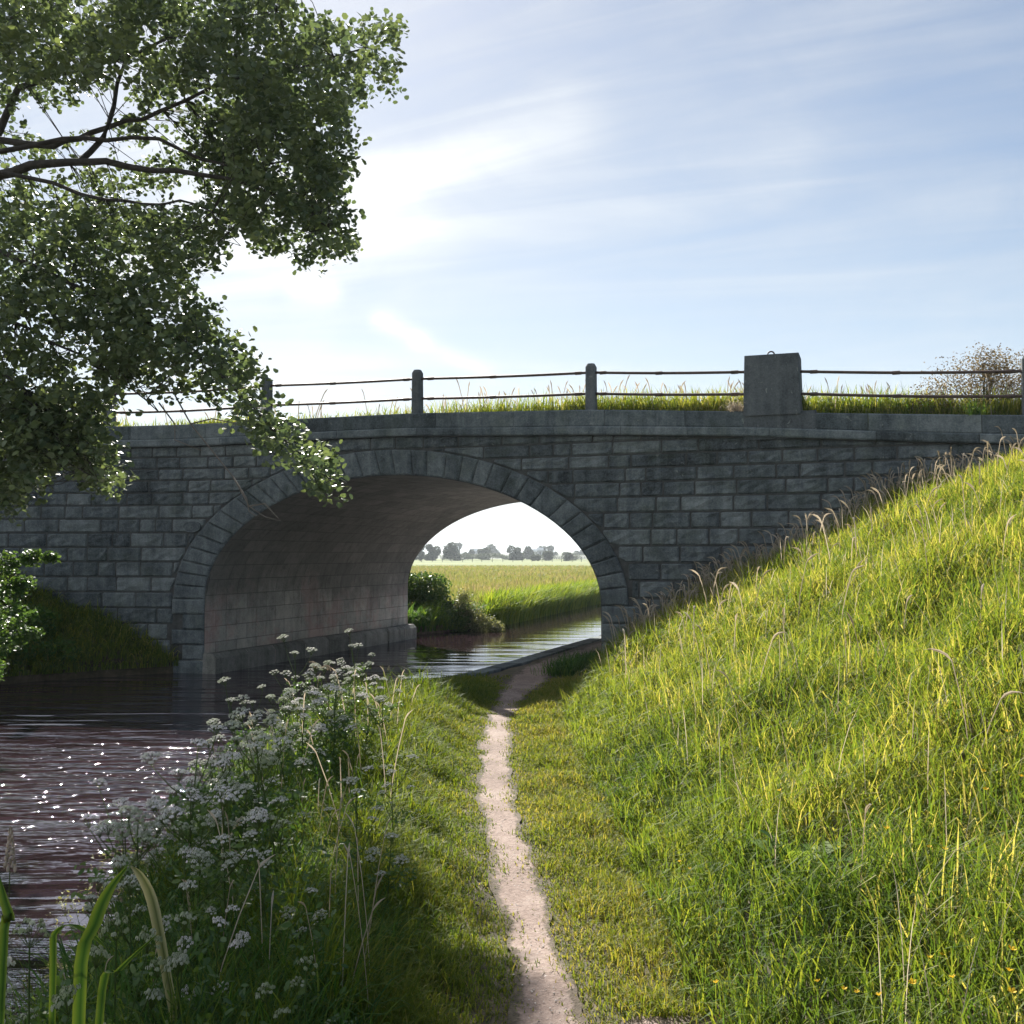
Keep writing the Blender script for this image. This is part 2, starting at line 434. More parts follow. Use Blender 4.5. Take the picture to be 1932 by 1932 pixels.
def water_mat():
    m, n, out = new_mat('canal water')
    geo = n.new('ShaderNodeNewGeometry').outputs['Position']
    sp = n.new('ShaderNodeSeparateXYZ'); n.link(geo, sp.inputs[0])
    # long low wavelets, finer patch of wind ripple by the bridge mouth, calm beyond
    m1 = n.mapping(geo, rot=(0, 0, R(7)), sc=(0.5, 2.3, 1))
    w1 = n.noise(m1, 1.0, 1.5, 0.45, 0.5)
    w1 = n.math('POWER', n.math('MULTIPLY', w1, 1.5), 3.0)
    m2 = n.mapping(geo, rot=(0, 0, R(-10)), sc=(0.8, 3.4, 1))
    w2 = n.math('POWER', n.noise(m2, 4.2, 2, 0.5, 0.3), 2.0)
    m3 = n.mapping(geo, rot=(0, 0, R(20)), sc=(1, 1.6, 1))
    w3 = n.noise(m3, 15.0, 2, 0.6)
    # breeze-ruffled patch where the sun glitters
    gx = n.math('DIVIDE', n.math('ADD', sp.outputs[0], 3.4), 2.2); gy = n.math('DIVIDE', n.math('SUBTRACT', sp.outputs[1], 9.3), 2.0)
    glit = n.math('EXPONENT', n.math('MULTIPLY', n.math('ADD', n.math('MULTIPLY', gx, gx), n.math('MULTIPLY', gy, gy)), -1.0))
    w4 = n.math('POWER', n.math('MULTIPLY', n.noise(n.mapping(geo, rot=(0, 0, R(6)), sc=(0.8, 2.2, 1)), 3.6, 2.0, 0.5), 1.45), 5.0)
    w4 = n.math('MULTIPLY', n.math('MULTIPLY', w4, glit), 1.6)
    calm = n.ramp(n.math('DIVIDE', sp.outputs[1], 40.0), [(0.0, 0.6), (0.14, 0.7), (0.20, 1.0), (0.29, 0.9), (0.40, 0.6), (0.52, 0.15), (0.65, 0.04)])
    patch = n.ramp(n.noise(geo, 0.5, 3, 0.5), [(0.45, 0.05), (0.62, 1.0)])
    h = n.math('ADD', n.math('MULTIPLY', w1, 1.0), n.math('MULTIPLY', n.math('MULTIPLY', w2, 0.30), patch))
    h = n.math('ADD', h, n.math('MULTIPLY', n.math('MULTIPLY', w3, 0.14), patch))
    h = n.math('MULTIPLY', n.math('ADD', h, w4), calm)
    bp = n.new('ShaderNodeBump'); bp.inputs['Strength'].default_value = 1.0; bp.inputs['Distance'].default_value = 0.07
    n.link(h, bp.inputs['Height'])
    df = n.new('ShaderNodeBsdfDiffuse'); df.inputs['Color'].default_value = (0.026, 0.015, 0.019, 1)
    gl = n.new('ShaderNodeBsdfGlossy'); gl.inputs['Roughness'].default_value = 0.03; gl.inputs['Color'].default_value = (0.95, 0.95, 1, 1)
    fr = n.new('ShaderNodeFresnel'); fr.inputs['IOR'].default_value = 3.0
    for q in (df, gl, fr): n.link(bp.outputs[0], q.inputs['Normal'])
    mx = n.new('ShaderNodeMixShader'); n.link(fr.outputs[0], mx.inputs[0]); n.link(df.outputs[0], mx.inputs[1]); n.link(gl.outputs[0], mx.inputs[2])
    n.link(mx.outputs[0], out.inputs['Surface'])
    return m


M['ground'] = ground_mat(); M['path'] = path_mat(); M['water'] = water_mat()

# ------------------------------------------------------------------ layout of the place
TH = R(19.5)
OX, OY = -5.3, 17.6
AX, AY = math.cos(TH), -math.sin(TH)          # along the bridge face
NX, NY = math.sin(TH), math.cos(TH)           # through the bridge
DEPTH = 8.0
WATER = -0.36


def off(t):
    t = np.asarray(t, dtype=float)
    return 0.05 * np.maximum(1.0 - t, 0) ** 2 + 0.03 * np.maximum(t - 10.8, 0) ** 2


def fp(t, z, out=0.0):
    o = float(off(t)) + out
    return (OX + t * AX - o * NX, OY + t * AY - o * NY, z)


def td(X, Y):
    dx = X - OX; dy = Y - OY
    return dx * AX + dy * AY, dx * NX + dy * NY


def z_cop(t): return np.interp(t, [-9, -5, -2, 1.2, 4.0, 6.85, 9.3, 10, 12.7, 20], [3.55, 3.80, 3.88, 3.905, 3.90, 3.82, 3.68, 3.63, 3.46, 2.95])
def z_str(t): return z_cop(t) - 0.37 - 0.01 * np.cos(np.asarray(t))


IC, IH, IR, SPR = 3.57, 3.46, 2.02, 0.90      # intrados ellipse
EC, EH, ER = 3.48, 3.97, 2.44                 # extrados ellipse


def z_int(t):
    q = 1 - ((t - IC) / IH) ** 2
    return SPR + IR * math.sqrt(q) if q > 0 else -9


def z_ext(t):
    q = 1 - ((t - EC) / EH) ** 2
    return SPR + ER * math.sqrt(q) if q > 0 else (-9 if abs(t - EC) >= EH else SPR)


def edge_r(Y):
    return np.where(Y < 15.3, np.interp(Y, [-10, 3, 5, 8, 10.5, 12.6, 14, 15.3], [-1.5, -1.5, -1.75, -2.05, -2.05, -1.5, -0.69, -0.17]), -0.17 + 0.36 * (Y - 15.3))


def edge_l(Y):
    return np.interp(Y, [-20, 5, 12, 15, 16, 17, 17.7, 25.2, 27, 30, 44, 100, 400], [-10, -9.6, -9.2, -8.6, -8.0, -6.7, -5.6, -3.1, -1.6, -0.25, 3.8, 22, 120])


def toe(Y):
    return np.interp(Y, [0, 4, 6.2, 9, 11, 13, 15.3], [0.75, 0.72, 0.70, 0.58, 0.62, 0.95, 1.45])


def hgt(X, Y):
    X = np.asarray(X, dtype=float); Y = np.asarray(Y, dtype=float)
    t, d = td(X, Y)
    wob = 0.045 * np.sin(X * 3.1 + Y * 1.3) + 0.04 * np.sin(X * 1.7 - Y * 2.9) + 0.02 * np.sin(X * 6.3 + Y * 5.1)
    er, el, to = edge_r(Y), edge_l(Y), toe(Y)
    front = d < -off(t) + 0.3
    behind = d > DEPTH - 0.3
    # right of the canal, in front of the bridge
    x = X - to
    bank = np.where(x < 0, 0, np.where(x < 3.8, 0.06 * np.minimum(x / 0.25, 1) + 0.52 * x, 2.036 + 0.31 * (x - 3.8)))
    bank = np.minimum(bank, 3.3) + wob * np.clip(x + 0.2, 0, 1)
    verge = -0.22 * np.clip((er + 0.75 - X) / 0.75, 0, 1) ** 1.5 * np.where(Y < 13, 1, 0.15) + wob * 0.3
    right = np.where(x > 0, bank, verge)
    left = np.minimum(-0.16 + 0.45 * (el - X), 1.75) + wob
    chan = -1.1
    z = np.where(X > er, right, np.where(X < el, left, chan))
    # inside the bridge
    inside = (~front) & (~behind)
    zi = np.where(t < -0.2, 2.3, np.where(t < 7.3, np.where(X > er, 0.0, -1.1), 2.3))
    z = np.where(inside, zi, z)
    # beyond the bridge
    fld = -0.15 + 0.02 * np.sin(X * 0.9) * np.cos(Y * 0.7)
    emb = 2.6 - (d - DEPTH) * 0.8
    zb = np.where(X > er, np.where(t > 8.2, np.maximum(emb, fld), np.where(X < er + 2.5, 0.0, fld)),
                  np.where(X < el, np.where(t < -1.5, np.maximum(emb, fld), fld), -1.1))
    z = np.where(behind, zb, z)
    return z


def build_ground():
    xs = list(np.arange(-12.0, 14.01, 0.15)); ys = list(np.arange(-3.0, 50.01, 0.15))
    s = 0.2
    while xs[-1] < 3500: s *= 1.16; xs.append(xs[-1] + s)
    s = 0.2
    while xs[0] > -3500: s *= 1.16; xs.insert(0, xs[0] - s)
    s = 0.2
    while ys[-1] < 5000: s *= 1.12; ys.append(ys[-1] + s)
    s = 0.3
    while ys[0] > -400: s *= 1.3; ys.insert(0, ys[0] - s)
    xs = np.array(xs); ys = np.array(ys)
    XX, YY = np.meshgrid(xs, ys)
    ZZ = hgt(XX, YY)
    V = np.stack([XX.ravel(), YY.ravel(), ZZ.ravel()], 1)
    nx, ny = len(xs), len(ys)
    idx = np.arange(nx * ny).reshape(ny, nx)
    F = np.stack([idx[:-1, :-1].ravel(), idx[:-1, 1:].ravel(), idx[1:, 1:].ravel(), idx[1:, :-1].ravel()], 1)
    o = np_mesh('ground', V, [F], np.full(len(V), 0.5), M['ground'], smooth=True)
    tag(o, kind='structure')


build_ground()

mb = MB()
mb.poly([(-14, -12, WATER), (60, -12, WATER), (60, 160, WATER), (-14, 160, WATER)])
tag(mb.build('water', M['water']), kind='structure')


# trodden path
def path_c(Y):
    return np.interp(Y, [1.5, 3.6, 4.5, 5.75, 7, 9, 10.5, 11.4, 12.6, 14, 15.5, 24.5, 40], [0.22, 0.137, 0.085, -0.02, -0.11, -0.145, -0.12, -0.05, 0.08, 0.27, 0.66, 3.9, 9.5])


def path_w(Y):
    return np.interp(Y, [1.5, 3.6, 4.5, 5.75, 7, 9, 10.5, 11.4, 12.6, 14, 15.5, 40], [0.11, 0.098, 0.085, 0.09, 0.095, 0.105, 0.10, 0.11, 0.17, 0.28, 0.46, 0.60])


mb = MB(); rows = []
for Y in np.arange(1.2, 30, 0.06):
    c, w = float(path_c(Y)), float(path_w(Y)) * (1.3 if Y < 13 else 1.0 + 0.4 * max(0, 14.5 - Y) / 1.5)
    j = lambda k: 0.016 * math.sin(Y * 3.3 + k) + 0.010 * math.sin(Y * 8.1 + 2 * k) + random.uniform(-0.008, 0.008)
    xl, xr = c - w + j(0), c + w + j(3)
    row = []
    for q in np.linspace(0, 1, 9):
        X = xl + (xr - xl) * q
        row.append((X, Y, float(hgt(X, Y)) + 0.012 + 0.004 * math.sin(17 * X + 9 * Y)))
    rows.append(row)
mb.grid(rows)
mb.t = [(0.0, 0.45, 0.85, 1.0, 1.0, 1.0, 0.85, 0.45, 0.0)[k % 9] for k in range(len(mb.t))]
tag(mb.build('path', M['path'], smooth=True), kind='structure')
mb = MB()
for (cx, cy, rx, ry) in ((0.55, 3.60, 0.24, 0.10),):
    ring = []
    for k in range(28):
        a = 2 * math.pi * k / 28; rr = 1 + random.uniform(-0.2, 0.2)
        X = cx + rx * rr * math.cos(a); Y = cy + ry * rr * math.sin(a)
        ring.append((X, Y, float(hgt(X, Y)) + 0.010))
    cpt = (cx, cy, float(hgt(cx, cy)) + 0.014)
    for k in range(28): mb.poly([cpt, ring[k], ring[(k + 1) % 28]])
tag(mb.build('bare_earth', M['path']), kind='structure')

# stone edge of the towpath
mb = MB()
Y = 13.4
while Y < 30:
    L = random.uniform(0.6, 0.95); Y1 = Y + L - 0.012
    x0, x1 = float(edge_r(Y)), float(edge_r(Y1))
    tnt = random.random(); e = 0.02
    w = 0.22
    top = random.uniform(0.018, 0.028)
    P = [(x0 - 0.06, Y), (x0 + w, Y), (x1 + w, Y1), (x1 - 0.06, Y1)]
    i = len(mb.v)
    for z, s in ((-1.0, 0), (top - e, 0), (top, e)):
        c = (sum(p[0] for p in P) / 4, sum(p[1] for p in P) / 4)
        for p in P:
            dx, dy = c[0] - p[0], c[1] - p[1]; l = math.hypot(dx, dy)
            mb.v.append((p[0] + dx / l * s, p[1] + dy / l * s, z)); mb.t.append(tnt)
    for a in (0, 4):
        for k in range(4):
            k2 = (k + 1) % 4
            mb.f.append((i + a + k, i + a + k2, i + a + 4 + k2, i + a + 4 + k))
    mb.f.append((i + 8, i + 9, i + 10, i + 11))
    Y += L
tag(mb.build('towpath_edge', M['coping']), kind='structure')

# ------------------------------------------------------------------ the bridge
bridge = empty('stone_bridge', (0, 0, 0), 'old single-arch stone canal bridge with rails and a big square pillar on its parapet', 'bridge')


def stone_block(mb, ts, los, his, relief=0.034, tint=None, out0=-0.004, gap=0.008, ce=0.022, back=None):
    """ts: list of positions, los/his heights at them -> pillow faced block"""
    if tint is None: tint = random.random()
    t0, t1 = ts[0] + gap, ts[-1] - gap
    if t1 - t0 < 0.05: return
    tt = [t0, t0 + ce] + [x for x in ts[1:-1] if t0 + ce * 1.3 < x < t1 - ce * 1.3] + [t1 - ce, t1]
    P = []
    n = len(tt)
    for i, t in enumerate(tt):
        lo = float(np.interp(t, ts, los)) + gap; hi = float(np.interp(t, ts, his)) - gap
        if hi - lo < 2.4 * ce: c2 = (hi - lo) * 0.3
        else: c2 = ce
        zz = [lo, lo + c2, lo + (hi - lo) * 0.36, lo + (hi - lo) * 0.66, hi - c2, hi]
        row = []
        for j, z in enumerate(zz):
            edge = i in (0, n - 1) or j in (0, 5)
            o = out0 if edge else out0 + relief * random.uniform(0.45, 1.25)
            row.append(fp(t, z, o))
        P.append(row)
    mb.grid(P, tint)


# coursed face stones
courses = [-0.6, -0.36, -0.08, 0.20, 0.47, 0.74, 1.01, 1.27, 1.53, 1.78, 2.03, 2.27, 2.50, 2.72, 2.93, 3.13, 3.33, 3.56]
mb = MB()
for ci in range(len(courses) - 1):
    zb, zt = courses[ci], courses[ci + 1]
    t = -9.0 + random.uniform(0, 0.5)
    while t < 18:
        L = random.choice([random.uniform(0.28, 0.45), random.uniform(0.4, 0.62), random.uniform(0.55, 0.88)])
        t2 = t + L
        N = max(4, int(L / 0.11))
        ts = [t + L * i / N for i in range(N + 1)]
        cut = []
        for x in ts:
            lo = max(zb, z_ext(x) if abs(x - EC) < EH else -9)
            if zb < SPR and -0.49 < x < 7.45: lo = 99
            hi = min(zt, float(z_str(x)))
            cut.append((x, lo, hi))
        run = []
        for c in cut + [(0, 9, 0)]:
            if c[2] - c[1] > 0.035: run.append(c)
            else:
                if len(run) >= 2:
                    stone_block(mb, [r[0] for r in run], [r[1] for r in run], [r[2] for r in run])
                run = []
        t = t2
mb.build('spandrel_wall', M['stone'], bridge)

# mortar backing, rear face and inner body
mb = MB()
tsb = np.arange(-9, 18.01, 0.1)
for out, nm in ((0.0, 'core_wall'), (-DEPTH, 'rear_wall')):
    mb = MB()
    for i in range(len(tsb) - 1):
        a, b = float(tsb[i]), float(tsb[i + 1])
        la = z_int(a) if 0.11 < a < 7.03 else -1.2
        lb = z_int(b) if 0.11 < b < 7.03 else -1.2
        if 0.11 < a < 7.03 or 0.11 < b < 7.03:
            la, lb = max(la, SPR), max(lb, SPR)
        ha, hb = float(z_str(a)) + 0.2, float(z_str(b)) + 0.2
        oa, ob = out + (2 * float(off(a)) if out else 0) * -1 * 0, out
        mb.poly([fp(a, la, oa), fp(b, lb, ob), fp(b, hb, ob), fp(a, ha, oa)])
    mb.build(nm, M['mortar'], bridge)

# arch ring
mb = MB()
nv = 36
angs = [math.pi]
ws = [random.uniform(0.8, 1.2) * (1.25 if (i < 8 or i > nv - 9) else 0.9) for i in range(nv)]
tot = sum(ws); acc = 0
for w in ws:
    acc += w; angs.append(math.pi * (1 - acc / tot))


def ring_pt(a, s):
    cx = IC + (EC - IC) * s
    return cx + (IH + (EH - IH) * s) * math.cos(a), SPR + (IR + (ER - IR) * s) * math.sin(a)


def wedge(mb, quad, relief, tint, out0):
    """quad of (t,z) corners in order; pillow faced with groups of rows"""
    (a, b, c, d) = [np.array(q) for q in quad]
    us = [0, 0.06, 0.3, 0.5, 0.75, 0.94, 1]; vs = [0, 0.1, 0.5, 0.9, 1]
    P = []
    ctr = (a + b + c + d) / 4
    for i, u in enumerate(us):
        row = []
        for j, v in enumerate(vs):
            p = (a * (1 - u) + b * u) * (1 - v) + (d * (1 - u) + c * u) * v
            p = p + (ctr - p) / max(np.linalg.norm(ctr - p), 1e-6) * 0.007
            edge = i in (0, 6) or j in (0, 4)
            row.append(fp(float(p[0]), float(p[1]), out0 if edge else out0 + relief * random.uniform(0.6, 1.2)))
        P.append(row)
    mb.grid(P, tint)
    # returns back into the wall
    q = [P[0][0], P[-1][0], P[-1][-1], P[0][-1]]
    for k in range(4):
        p1, p2 = q[k], q[(k + 1) % 4]
        mb.poly([p1, p2, (p2[0] + NX * 0.05, p2[1] + NY * 0.05, p2[2]), (p1[0] + NX * 0.05, p1[1] + NY * 0.05, p1[2])], tint)


for i in range(nv):
    a0, a1 = angs[i], angs[i + 1]
    s1 = 1.0
    wedge(mb, [ring_pt(a0, 0.0), ring_pt(a0, s1), ring_pt(a1, s1), ring_pt(a1, 0.0)], 0.022, random.uniform(0.1, 0.8), 0.028)
for side in (0, 1):       # jamb quoins under the springing
    z = SPR; k = 0
    while z > -0.6:
        h = random.uniform(0.25, 0.33)
        w = (0.62, 0.42)[k % 2]; k += 1
        if side == 0: q = [(0.11, z - h), (0.11 - w, z - h), (0.11 - w, z), (0.11, z)]
        else: q = [(7.03, z - h), (7.03 + w, z - h), (7.03 + w, z), (7.03, z)]
        wedge(mb, q, 0.026, random.random(), 0.028)
        z -= h
mb.build('arch_ring', M['stone'], bridge)

# vault and abutment walls (uv = along the barrel, arc length from the springing)
prof = [(0.11, -1.2), (0.11, -0.4), (0.11, 0.2), (0.11, SPR)]
for i in range(1, 48):
    a = math.pi * (1 - i / 48); prof.append((IC + IH * math.cos(a), SPR + IR * math.sin(a)))
prof += [(7.03, SPR), (7.03, 0.2), (7.03, -0.4), (7.03, -1.2)]
me = bpy.data.meshes.new('vault')
vs, fs, uvs = [], [], []
nd_ = 17
arc = [0]
for i in range(1, len(prof)): arc.append(arc[-1] + math.hypot(prof[i][0] - prof[i - 1][0], prof[i][1] - prof[i - 1][1]))
total = arc[-1]
for i, (t, z) in enumerate(prof):
    for k in range(nd_):
        d = -0.03 + (DEPTH + 0.03) * k / (nd_ - 1)
        x, y, zz = fp(t, z, 0.0) if True else None
        o = float(off(t))
        vs.append((x + NX * (d + (o if k == 0 else 0) * 0), y + NY * d, zz))
for i in range(len(prof) - 1):
    for k in range(nd_ - 1):
        fs.append((i * nd_ + k, (i + 1) * nd_ + k, (i + 1) * nd_ + k + 1, i * nd_ + k + 1))
me.from_pydata(vs, [], fs)
uvl = me.uv_layers.new(name='UVMap')
for lp in me.loops:
    i, k = divmod(lp.vertex_index, nd_)
    uvl.data[lp.index].uv = (DEPTH * k / (nd_ - 1), min(arc[i], total - arc[i]))
ta = me.attributes.new('tint', 'FLOAT', 'POINT'); ta.data.foreach_set('value', np.full(len(vs), 0.5, dtype=np.float32))
me.materials.append(M['vault']); me.shade_smooth()
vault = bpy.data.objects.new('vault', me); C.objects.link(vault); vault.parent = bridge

# low footing along the waterside abutment
mb = MB()
d = -0.08
while d < DEPTH - 0.3:
    L = random.uniform(0.7, 1.1); d1 = min(d + L, DEPTH - 0.05)
    tnt = random.random()
    w = 0.24 + random.uniform(-0.01, 0.01); zt = -0.02 + random.uniform(-0.01, 0.01)
    def q(tt, dd, z):
        return (OX + tt * AX + dd * NX, OY + tt * AY + dd * NY, z)
    for (pa, pb) in (((0.05, zt), (0.11 + w - 0.07, zt)), ((0.11 + w - 0.07, zt), (0.11 + w, zt - 0.08)), ((0.11 + w, zt - 0.08), (0.11 + w, -1.0))):
        mb.poly([q(pa[0], d + 0.006, pa[1]), q(pb[0], d + 0.006, pb[1]), q(pb[0], d1 - 0.006, pb[1]), q(pa[0], d1 - 0.006, pa[1])], tnt)
    if d < 0:
        mb.poly([q(-0.15, d, zt), q(0.11 + w - 0.07, d, zt), q(0.11 + w, d, zt - 0.08), q(0.11 + w, d, -1), q(-0.15, d, -1)], tnt)
        mb.poly([q(-0.15, d, zt), q(0.05, d, zt), q(0.05, 0, zt), q(-0.15, 0, zt)], tnt)
    d = d1
M['ledge'] = stone_mat('ledge stone', (0.09, 0.09, 0.08), (0.22, 0.22, 0.20), (0.38, 0.37, 0.34))
mb.build('footing', M['ledge'], bridge)

# string course and coping blocks of the parapet
def band(mb, zlo, zhi, out_f, blk, thick, out_b=-0.35, bev=0.02, tshift=0):
    t = -9.0
    while t < 18:
        L = random.uniform(*blk)
        n = 5
        tnt = random.random(); g = 0.004
        rows = []
        j = random.uniform(-0.006, 0.006)
        for i in range(n + 1):
            tt = t + g + (L - 2 * g) * i / n
            lo, hi = float(zlo(tt)), float(zhi(tt))
            rows.append([fp(tt, lo, out_b), fp(tt, lo, out_f - 0.01 + j), fp(tt, lo + bev, out_f + j), fp(tt, hi - bev, out_f + j),
                         fp(tt, hi, out_f - bev + j), fp(tt, hi, out_b)])
        i0 = len(mb.v)
        mb.grid(rows, tnt)
        mb.f.append(tuple(i0 + k for k in range(6)))
        mb.f.append(tuple(i0 + n * 6 + 5 - k for k in range(6)))
        t += L


mb = MB(); band(mb, z_str, lambda t: z_str(t) + 0.125, 0.10, (0.9, 1.5), 0.13)
mb.build('string_course', M['coping'], bridge)
mb = MB(); band(mb, lambda t: z_str(t) + 0.129, z_cop, 0.045, (1.1, 1.8), 0.3, bev=0.018)
mb.build('parapet', M['coping'], bridge)
# rear parapet
mb = MB()
for i in range(60):
    a = -9 + i * 0.45; b = a + 0.444
    def qq(t, z, o):
        return (OX + t * AX + (DEPTH + o) * NX, OY + t * AY + (DEPTH + o) * NY, z)
    za, zb = float(z_cop(a)), float(z_cop(b)); la, lb = za - 0.55, zb - 0.55
    for (o1, z1a, z1b, o2, z2a, z2b) in ((-0.35, la, lb, -0.35, za, zb), (-0.35, za, zb, 0.1, za, zb), (0.1, za, zb, 0.1, la, lb)):
        mb.poly([qq(a, z1a, o1), qq(b, z1b, o1), qq(b, z2b, o2), qq(a, z2a, o2)], 0.5)
mb.build('rear_parapet', M['coping'], bridge)
# road deck
mb = MB(); rows = []
for t in np.arange(-9, 18.1, 0.9):
    rows.append([(OX + t * AX + d * NX - float(off(t)) * NX, OY + t * AY + d * NY - float(off(t)) * NY, float(z_cop(t)) - 0.10) for d in (0.3, 2.5, 5.5, 7.7)])
mb.grid(rows)
mb.build('road_deck', M['ground'], bridge)


def frame_box(mb, t, zb, w, dpt, h, taper=0.9, cham=0.03, tint=0.5, back=0.12, topslope=0.0):
    """tapered square post with chamfered corners and a bevelled top"""
    secs = [(0, 1.0), (h - 2.2 * cham, 1 - (1 - taper) * 0.95), (h, taper * 0.72 if topslope else taper)]
    rows = []
    c = cham
    for z, s in secs:
        ww, dd = w / 2 * s, dpt / 2 * s
        pts = [(-ww + c, -dd), (ww - c, -dd), (ww, -dd + c), (ww, dd - c), (ww - c, dd), (-ww + c, dd), (-ww, dd - c), (-ww, -dd + c)]
        row = []
        for (x, y) in pts:
            X, Y, _ = fp(t + x, 0, 0)
            row.append((X + NX * (back + y), Y + NY * (back + y), zb + z))
        rows.append(row)
    i0 = len(mb.v)
    mb.grid(rows, tint, wrap=True)
    mb.f.append(tuple(i0 + 16 + k for k in range(8)))


posts = [(-1.78, 0.72), (1.17, 0.74), (3.97, 0.715), (6.85, 0.715), (12.78, 0.80)]
for (t, h) in posts:
    mb = MB()
    frame_box(mb, t, float(z_cop(t)) - 0.03, 0.155, 0.17, h + 0.03, taper=0.93, cham=0.022, topslope=1, tint=random.random())
    mb.build('railing_post', M['post'], bridge)
# pillar
mb = MB()
frame_box(mb, 9.52, float(z_cop(9.52)) - 0.05, 0.79, 0.56, 0.86, taper=0.945, cham=0.014, tint=0.35, back=0.20)
frame_box(mb, 9.62, float(z_cop(9.55)) - 0.39, 1.02, 0.50, 0.385, taper=0.97, cham=0.02, tint=0.2, back=0.19)
pillar = mb.build('pillar', M['post'], bridge)
mb = MB()
cx, cy, _ = fp(9.50, 0, 0); cx += NX * 0.12; cy += NY * 0.12
zt = float(z_cop(9.52)) + 0.80
pts = []
for k in range(15):
    a = math.pi * (-0.12 + 1.24 * k / 14)
    pts.append((cx + AX * 0.048 * math.cos(a), cy + AY * 0.048 * math.cos(a), zt + 0.035 + 0.048 * math.sin(a)))
mb.tube(pts, 0.011, 8)
mb.build('iron_ring', M['iron'], pillar, smooth=True)

# rails
def rail(pts_tz, r=0.021):
    mb = MB()
    P = []
    for i in range(len(pts_tz) - 1):
        (t0, z0), (t1, z1) = pts_tz[i], pts_tz[i + 1]
        n = 8
        for k in range(n + (1 if i == len(pts_tz) - 2 else 0)):
            q = k / n; t = t0 + (t1 - t0) * q
            X, Y, _ = fp(t, 0, 0)
            z = z0 + (z1 - z0) * q - 0.012 * math.sin(math.pi * q)
            P.append((X + NX * 0.12, Y + NY * 0.12, z))
    mb.tube(P, r, 8)
    for i in range(len(pts_tz) - 1):      # sleeve joints
        (t0, z0), (t1, z1) = pts_tz[i], pts_tz[i + 1]
        for q in (0.08, 0.45, 0.93):
            a = []
            for e in (-0.05, 0.05):
                t = t0 + (t1 - t0) * q + e; X, Y, _ = fp(t, 0, 0)
                a.append((X + NX * 0.12, Y + NY * 0.12, z0 + (z1 - z0) * q - 0.012 * math.sin(math.pi * q)))
            mb.tube(a, r * 1.3, 8)
    mb.build('rail', M['iron'], bridge, smooth=False)


up = [(-4.6, 4.38), (-1.78, 4.475), (1.17, 4.52), (3.97, 4.475), (6.85, 4.405), (9.15, 4.275)]
lo = [(-4.6, 4.05), (-1.78, 4.145), (1.17, 4.185), (3.97, 4.155), (6.85, 4.085), (9.15, 3.955)]
rail(up); rail(lo)
rail([(9.85, 4.24), (12.78, 4.05), (15.6, 3.80)]); rail([(9.85, 3.925), (12.78, 3.72), (15.6, 3.45)])

# oval number plate
mb = MB()
tc_, zc_ = -0.14, 2.13
n = 30
cen = fp(tc_, zc_, 0.062)
ring1 = [fp(tc_ + 0.165 * math.cos(2 * math.pi * k / n), zc_ + 0.095 * math.sin(2 * math.pi * k / n), 0.060) for k in range(n)]
ring0 = [fp(tc_ + 0.165 * math.cos(2 * math.pi * k / n), zc_ + 0.095 * math.sin(2 * math.pi * k / n), 0.01) for k in range(n)]
for k in range(n):
    mb.poly([cen, ring1[k], ring1[(k + 1) % n]], 0.2)
    mb.poly([ring1[k], ring1[(k + 1) % n], ring0[(k + 1) % n], ring0[k]], 0.2)
plate = mb.build('number_plate', M['stone'], bridge)
mb = MB()
mb.tube([fp(tc_ + 0.16 * math.cos(2 * math.pi * k / n), zc_ + 0.09 * math.sin(2 * math.pi * k / n), 0.063) for k in range(n + 1)], 0.0055, 6, 0.9)
mb.build('rim', M['coping'], plate)
mb = MB()
six = []
for k in range(17):
    a = 2 * math.pi * k / 16 + math.pi * 0.75
    six.append((0.024 * math.cos(a), -0.017 + 0.026 * math.sin(a)))
stem_ = [(0.016, 0.052), (0.0, 0.047), (-0.013, 0.032), (-0.021, 0.012), (-0.0245, -0.010)]
mb.tube([fp(tc_ + a, zc_ + b, 0.066) for a, b in six], 0.0075, 6, 1.0)
mb.tube([fp(tc_ + a, zc_ + b, 0.066) for a, b in stem_], 0.0075, 6, 1.0)
mb.build('number_six', M['coping'], plate)


# ------------------------------------------------------------------ grass
def blades(P, h, w, bend, nseg=3, az=None, lean0=0.15, tint=None, taper=True):
    """P (n,3) roots, h,w,bend arrays -> V, faces, tint. Each blade arches over with its bend."""
    n = len(P)
    if az is None: az = rng.uniform(0, 2 * np.pi, n)
    dirx, diry = np.cos(az), np.sin(az)
    fa = az + np.pi / 2 + rng.uniform(-0.6, 0.6, n)
    sx, sy = np.cos(fa), np.sin(fa)
    V = np.zeros((n, 2 * nseg + 1, 3)); ang = rng.uniform(0, lean0, n)
    pos = P.copy(); seg = h / nseg
    V[:, 0, :] = pos - np.stack([sx, sy, 0 * sx], 1) * (w / 2)[:, None]
    V[:, 1, :] = pos + np.stack([sx, sy, 0 * sx], 1) * (w / 2)[:, None]
    for k in range(1, nseg + 1):
        pos = pos + np.stack([dirx * np.sin(ang), diry * np.sin(ang), np.cos(ang)], 1) * seg[:, None]
        ang = ang + bend * (0.5 + 0.5 * k) / nseg * 1.3
        if k < nseg:
            ww = w / 2 * (1 - 0.25 * k / nseg)
            V[:, 2 * k, :] = pos - np.stack([sx, sy, 0 * sx], 1) * ww[:, None]
            V[:, 2 * k + 1, :] = pos + np.stack([sx, sy, 0 * sx], 1) * ww[:, None]
        else:
            V[:, 2 * k, :] = pos
    b = np.arange(n) * (2 * nseg + 1)
    Q = []
    for k in range(nseg - 1):
        Q.append(np.stack([b + 2 * k, b + 2 * k + 1, b + 2 * k + 3, b + 2 * k + 2], 1))
    T = np.stack([b + 2 * nseg - 2, b + 2 * nseg - 1, b + 2 * nseg], 1)
    if tint is None: tint = rng.uniform(0, 1, n)
    tt = np.repeat(tint, 2 * nseg + 1)
    return V.reshape(-1, 3), [np.concatenate(Q), T], tt


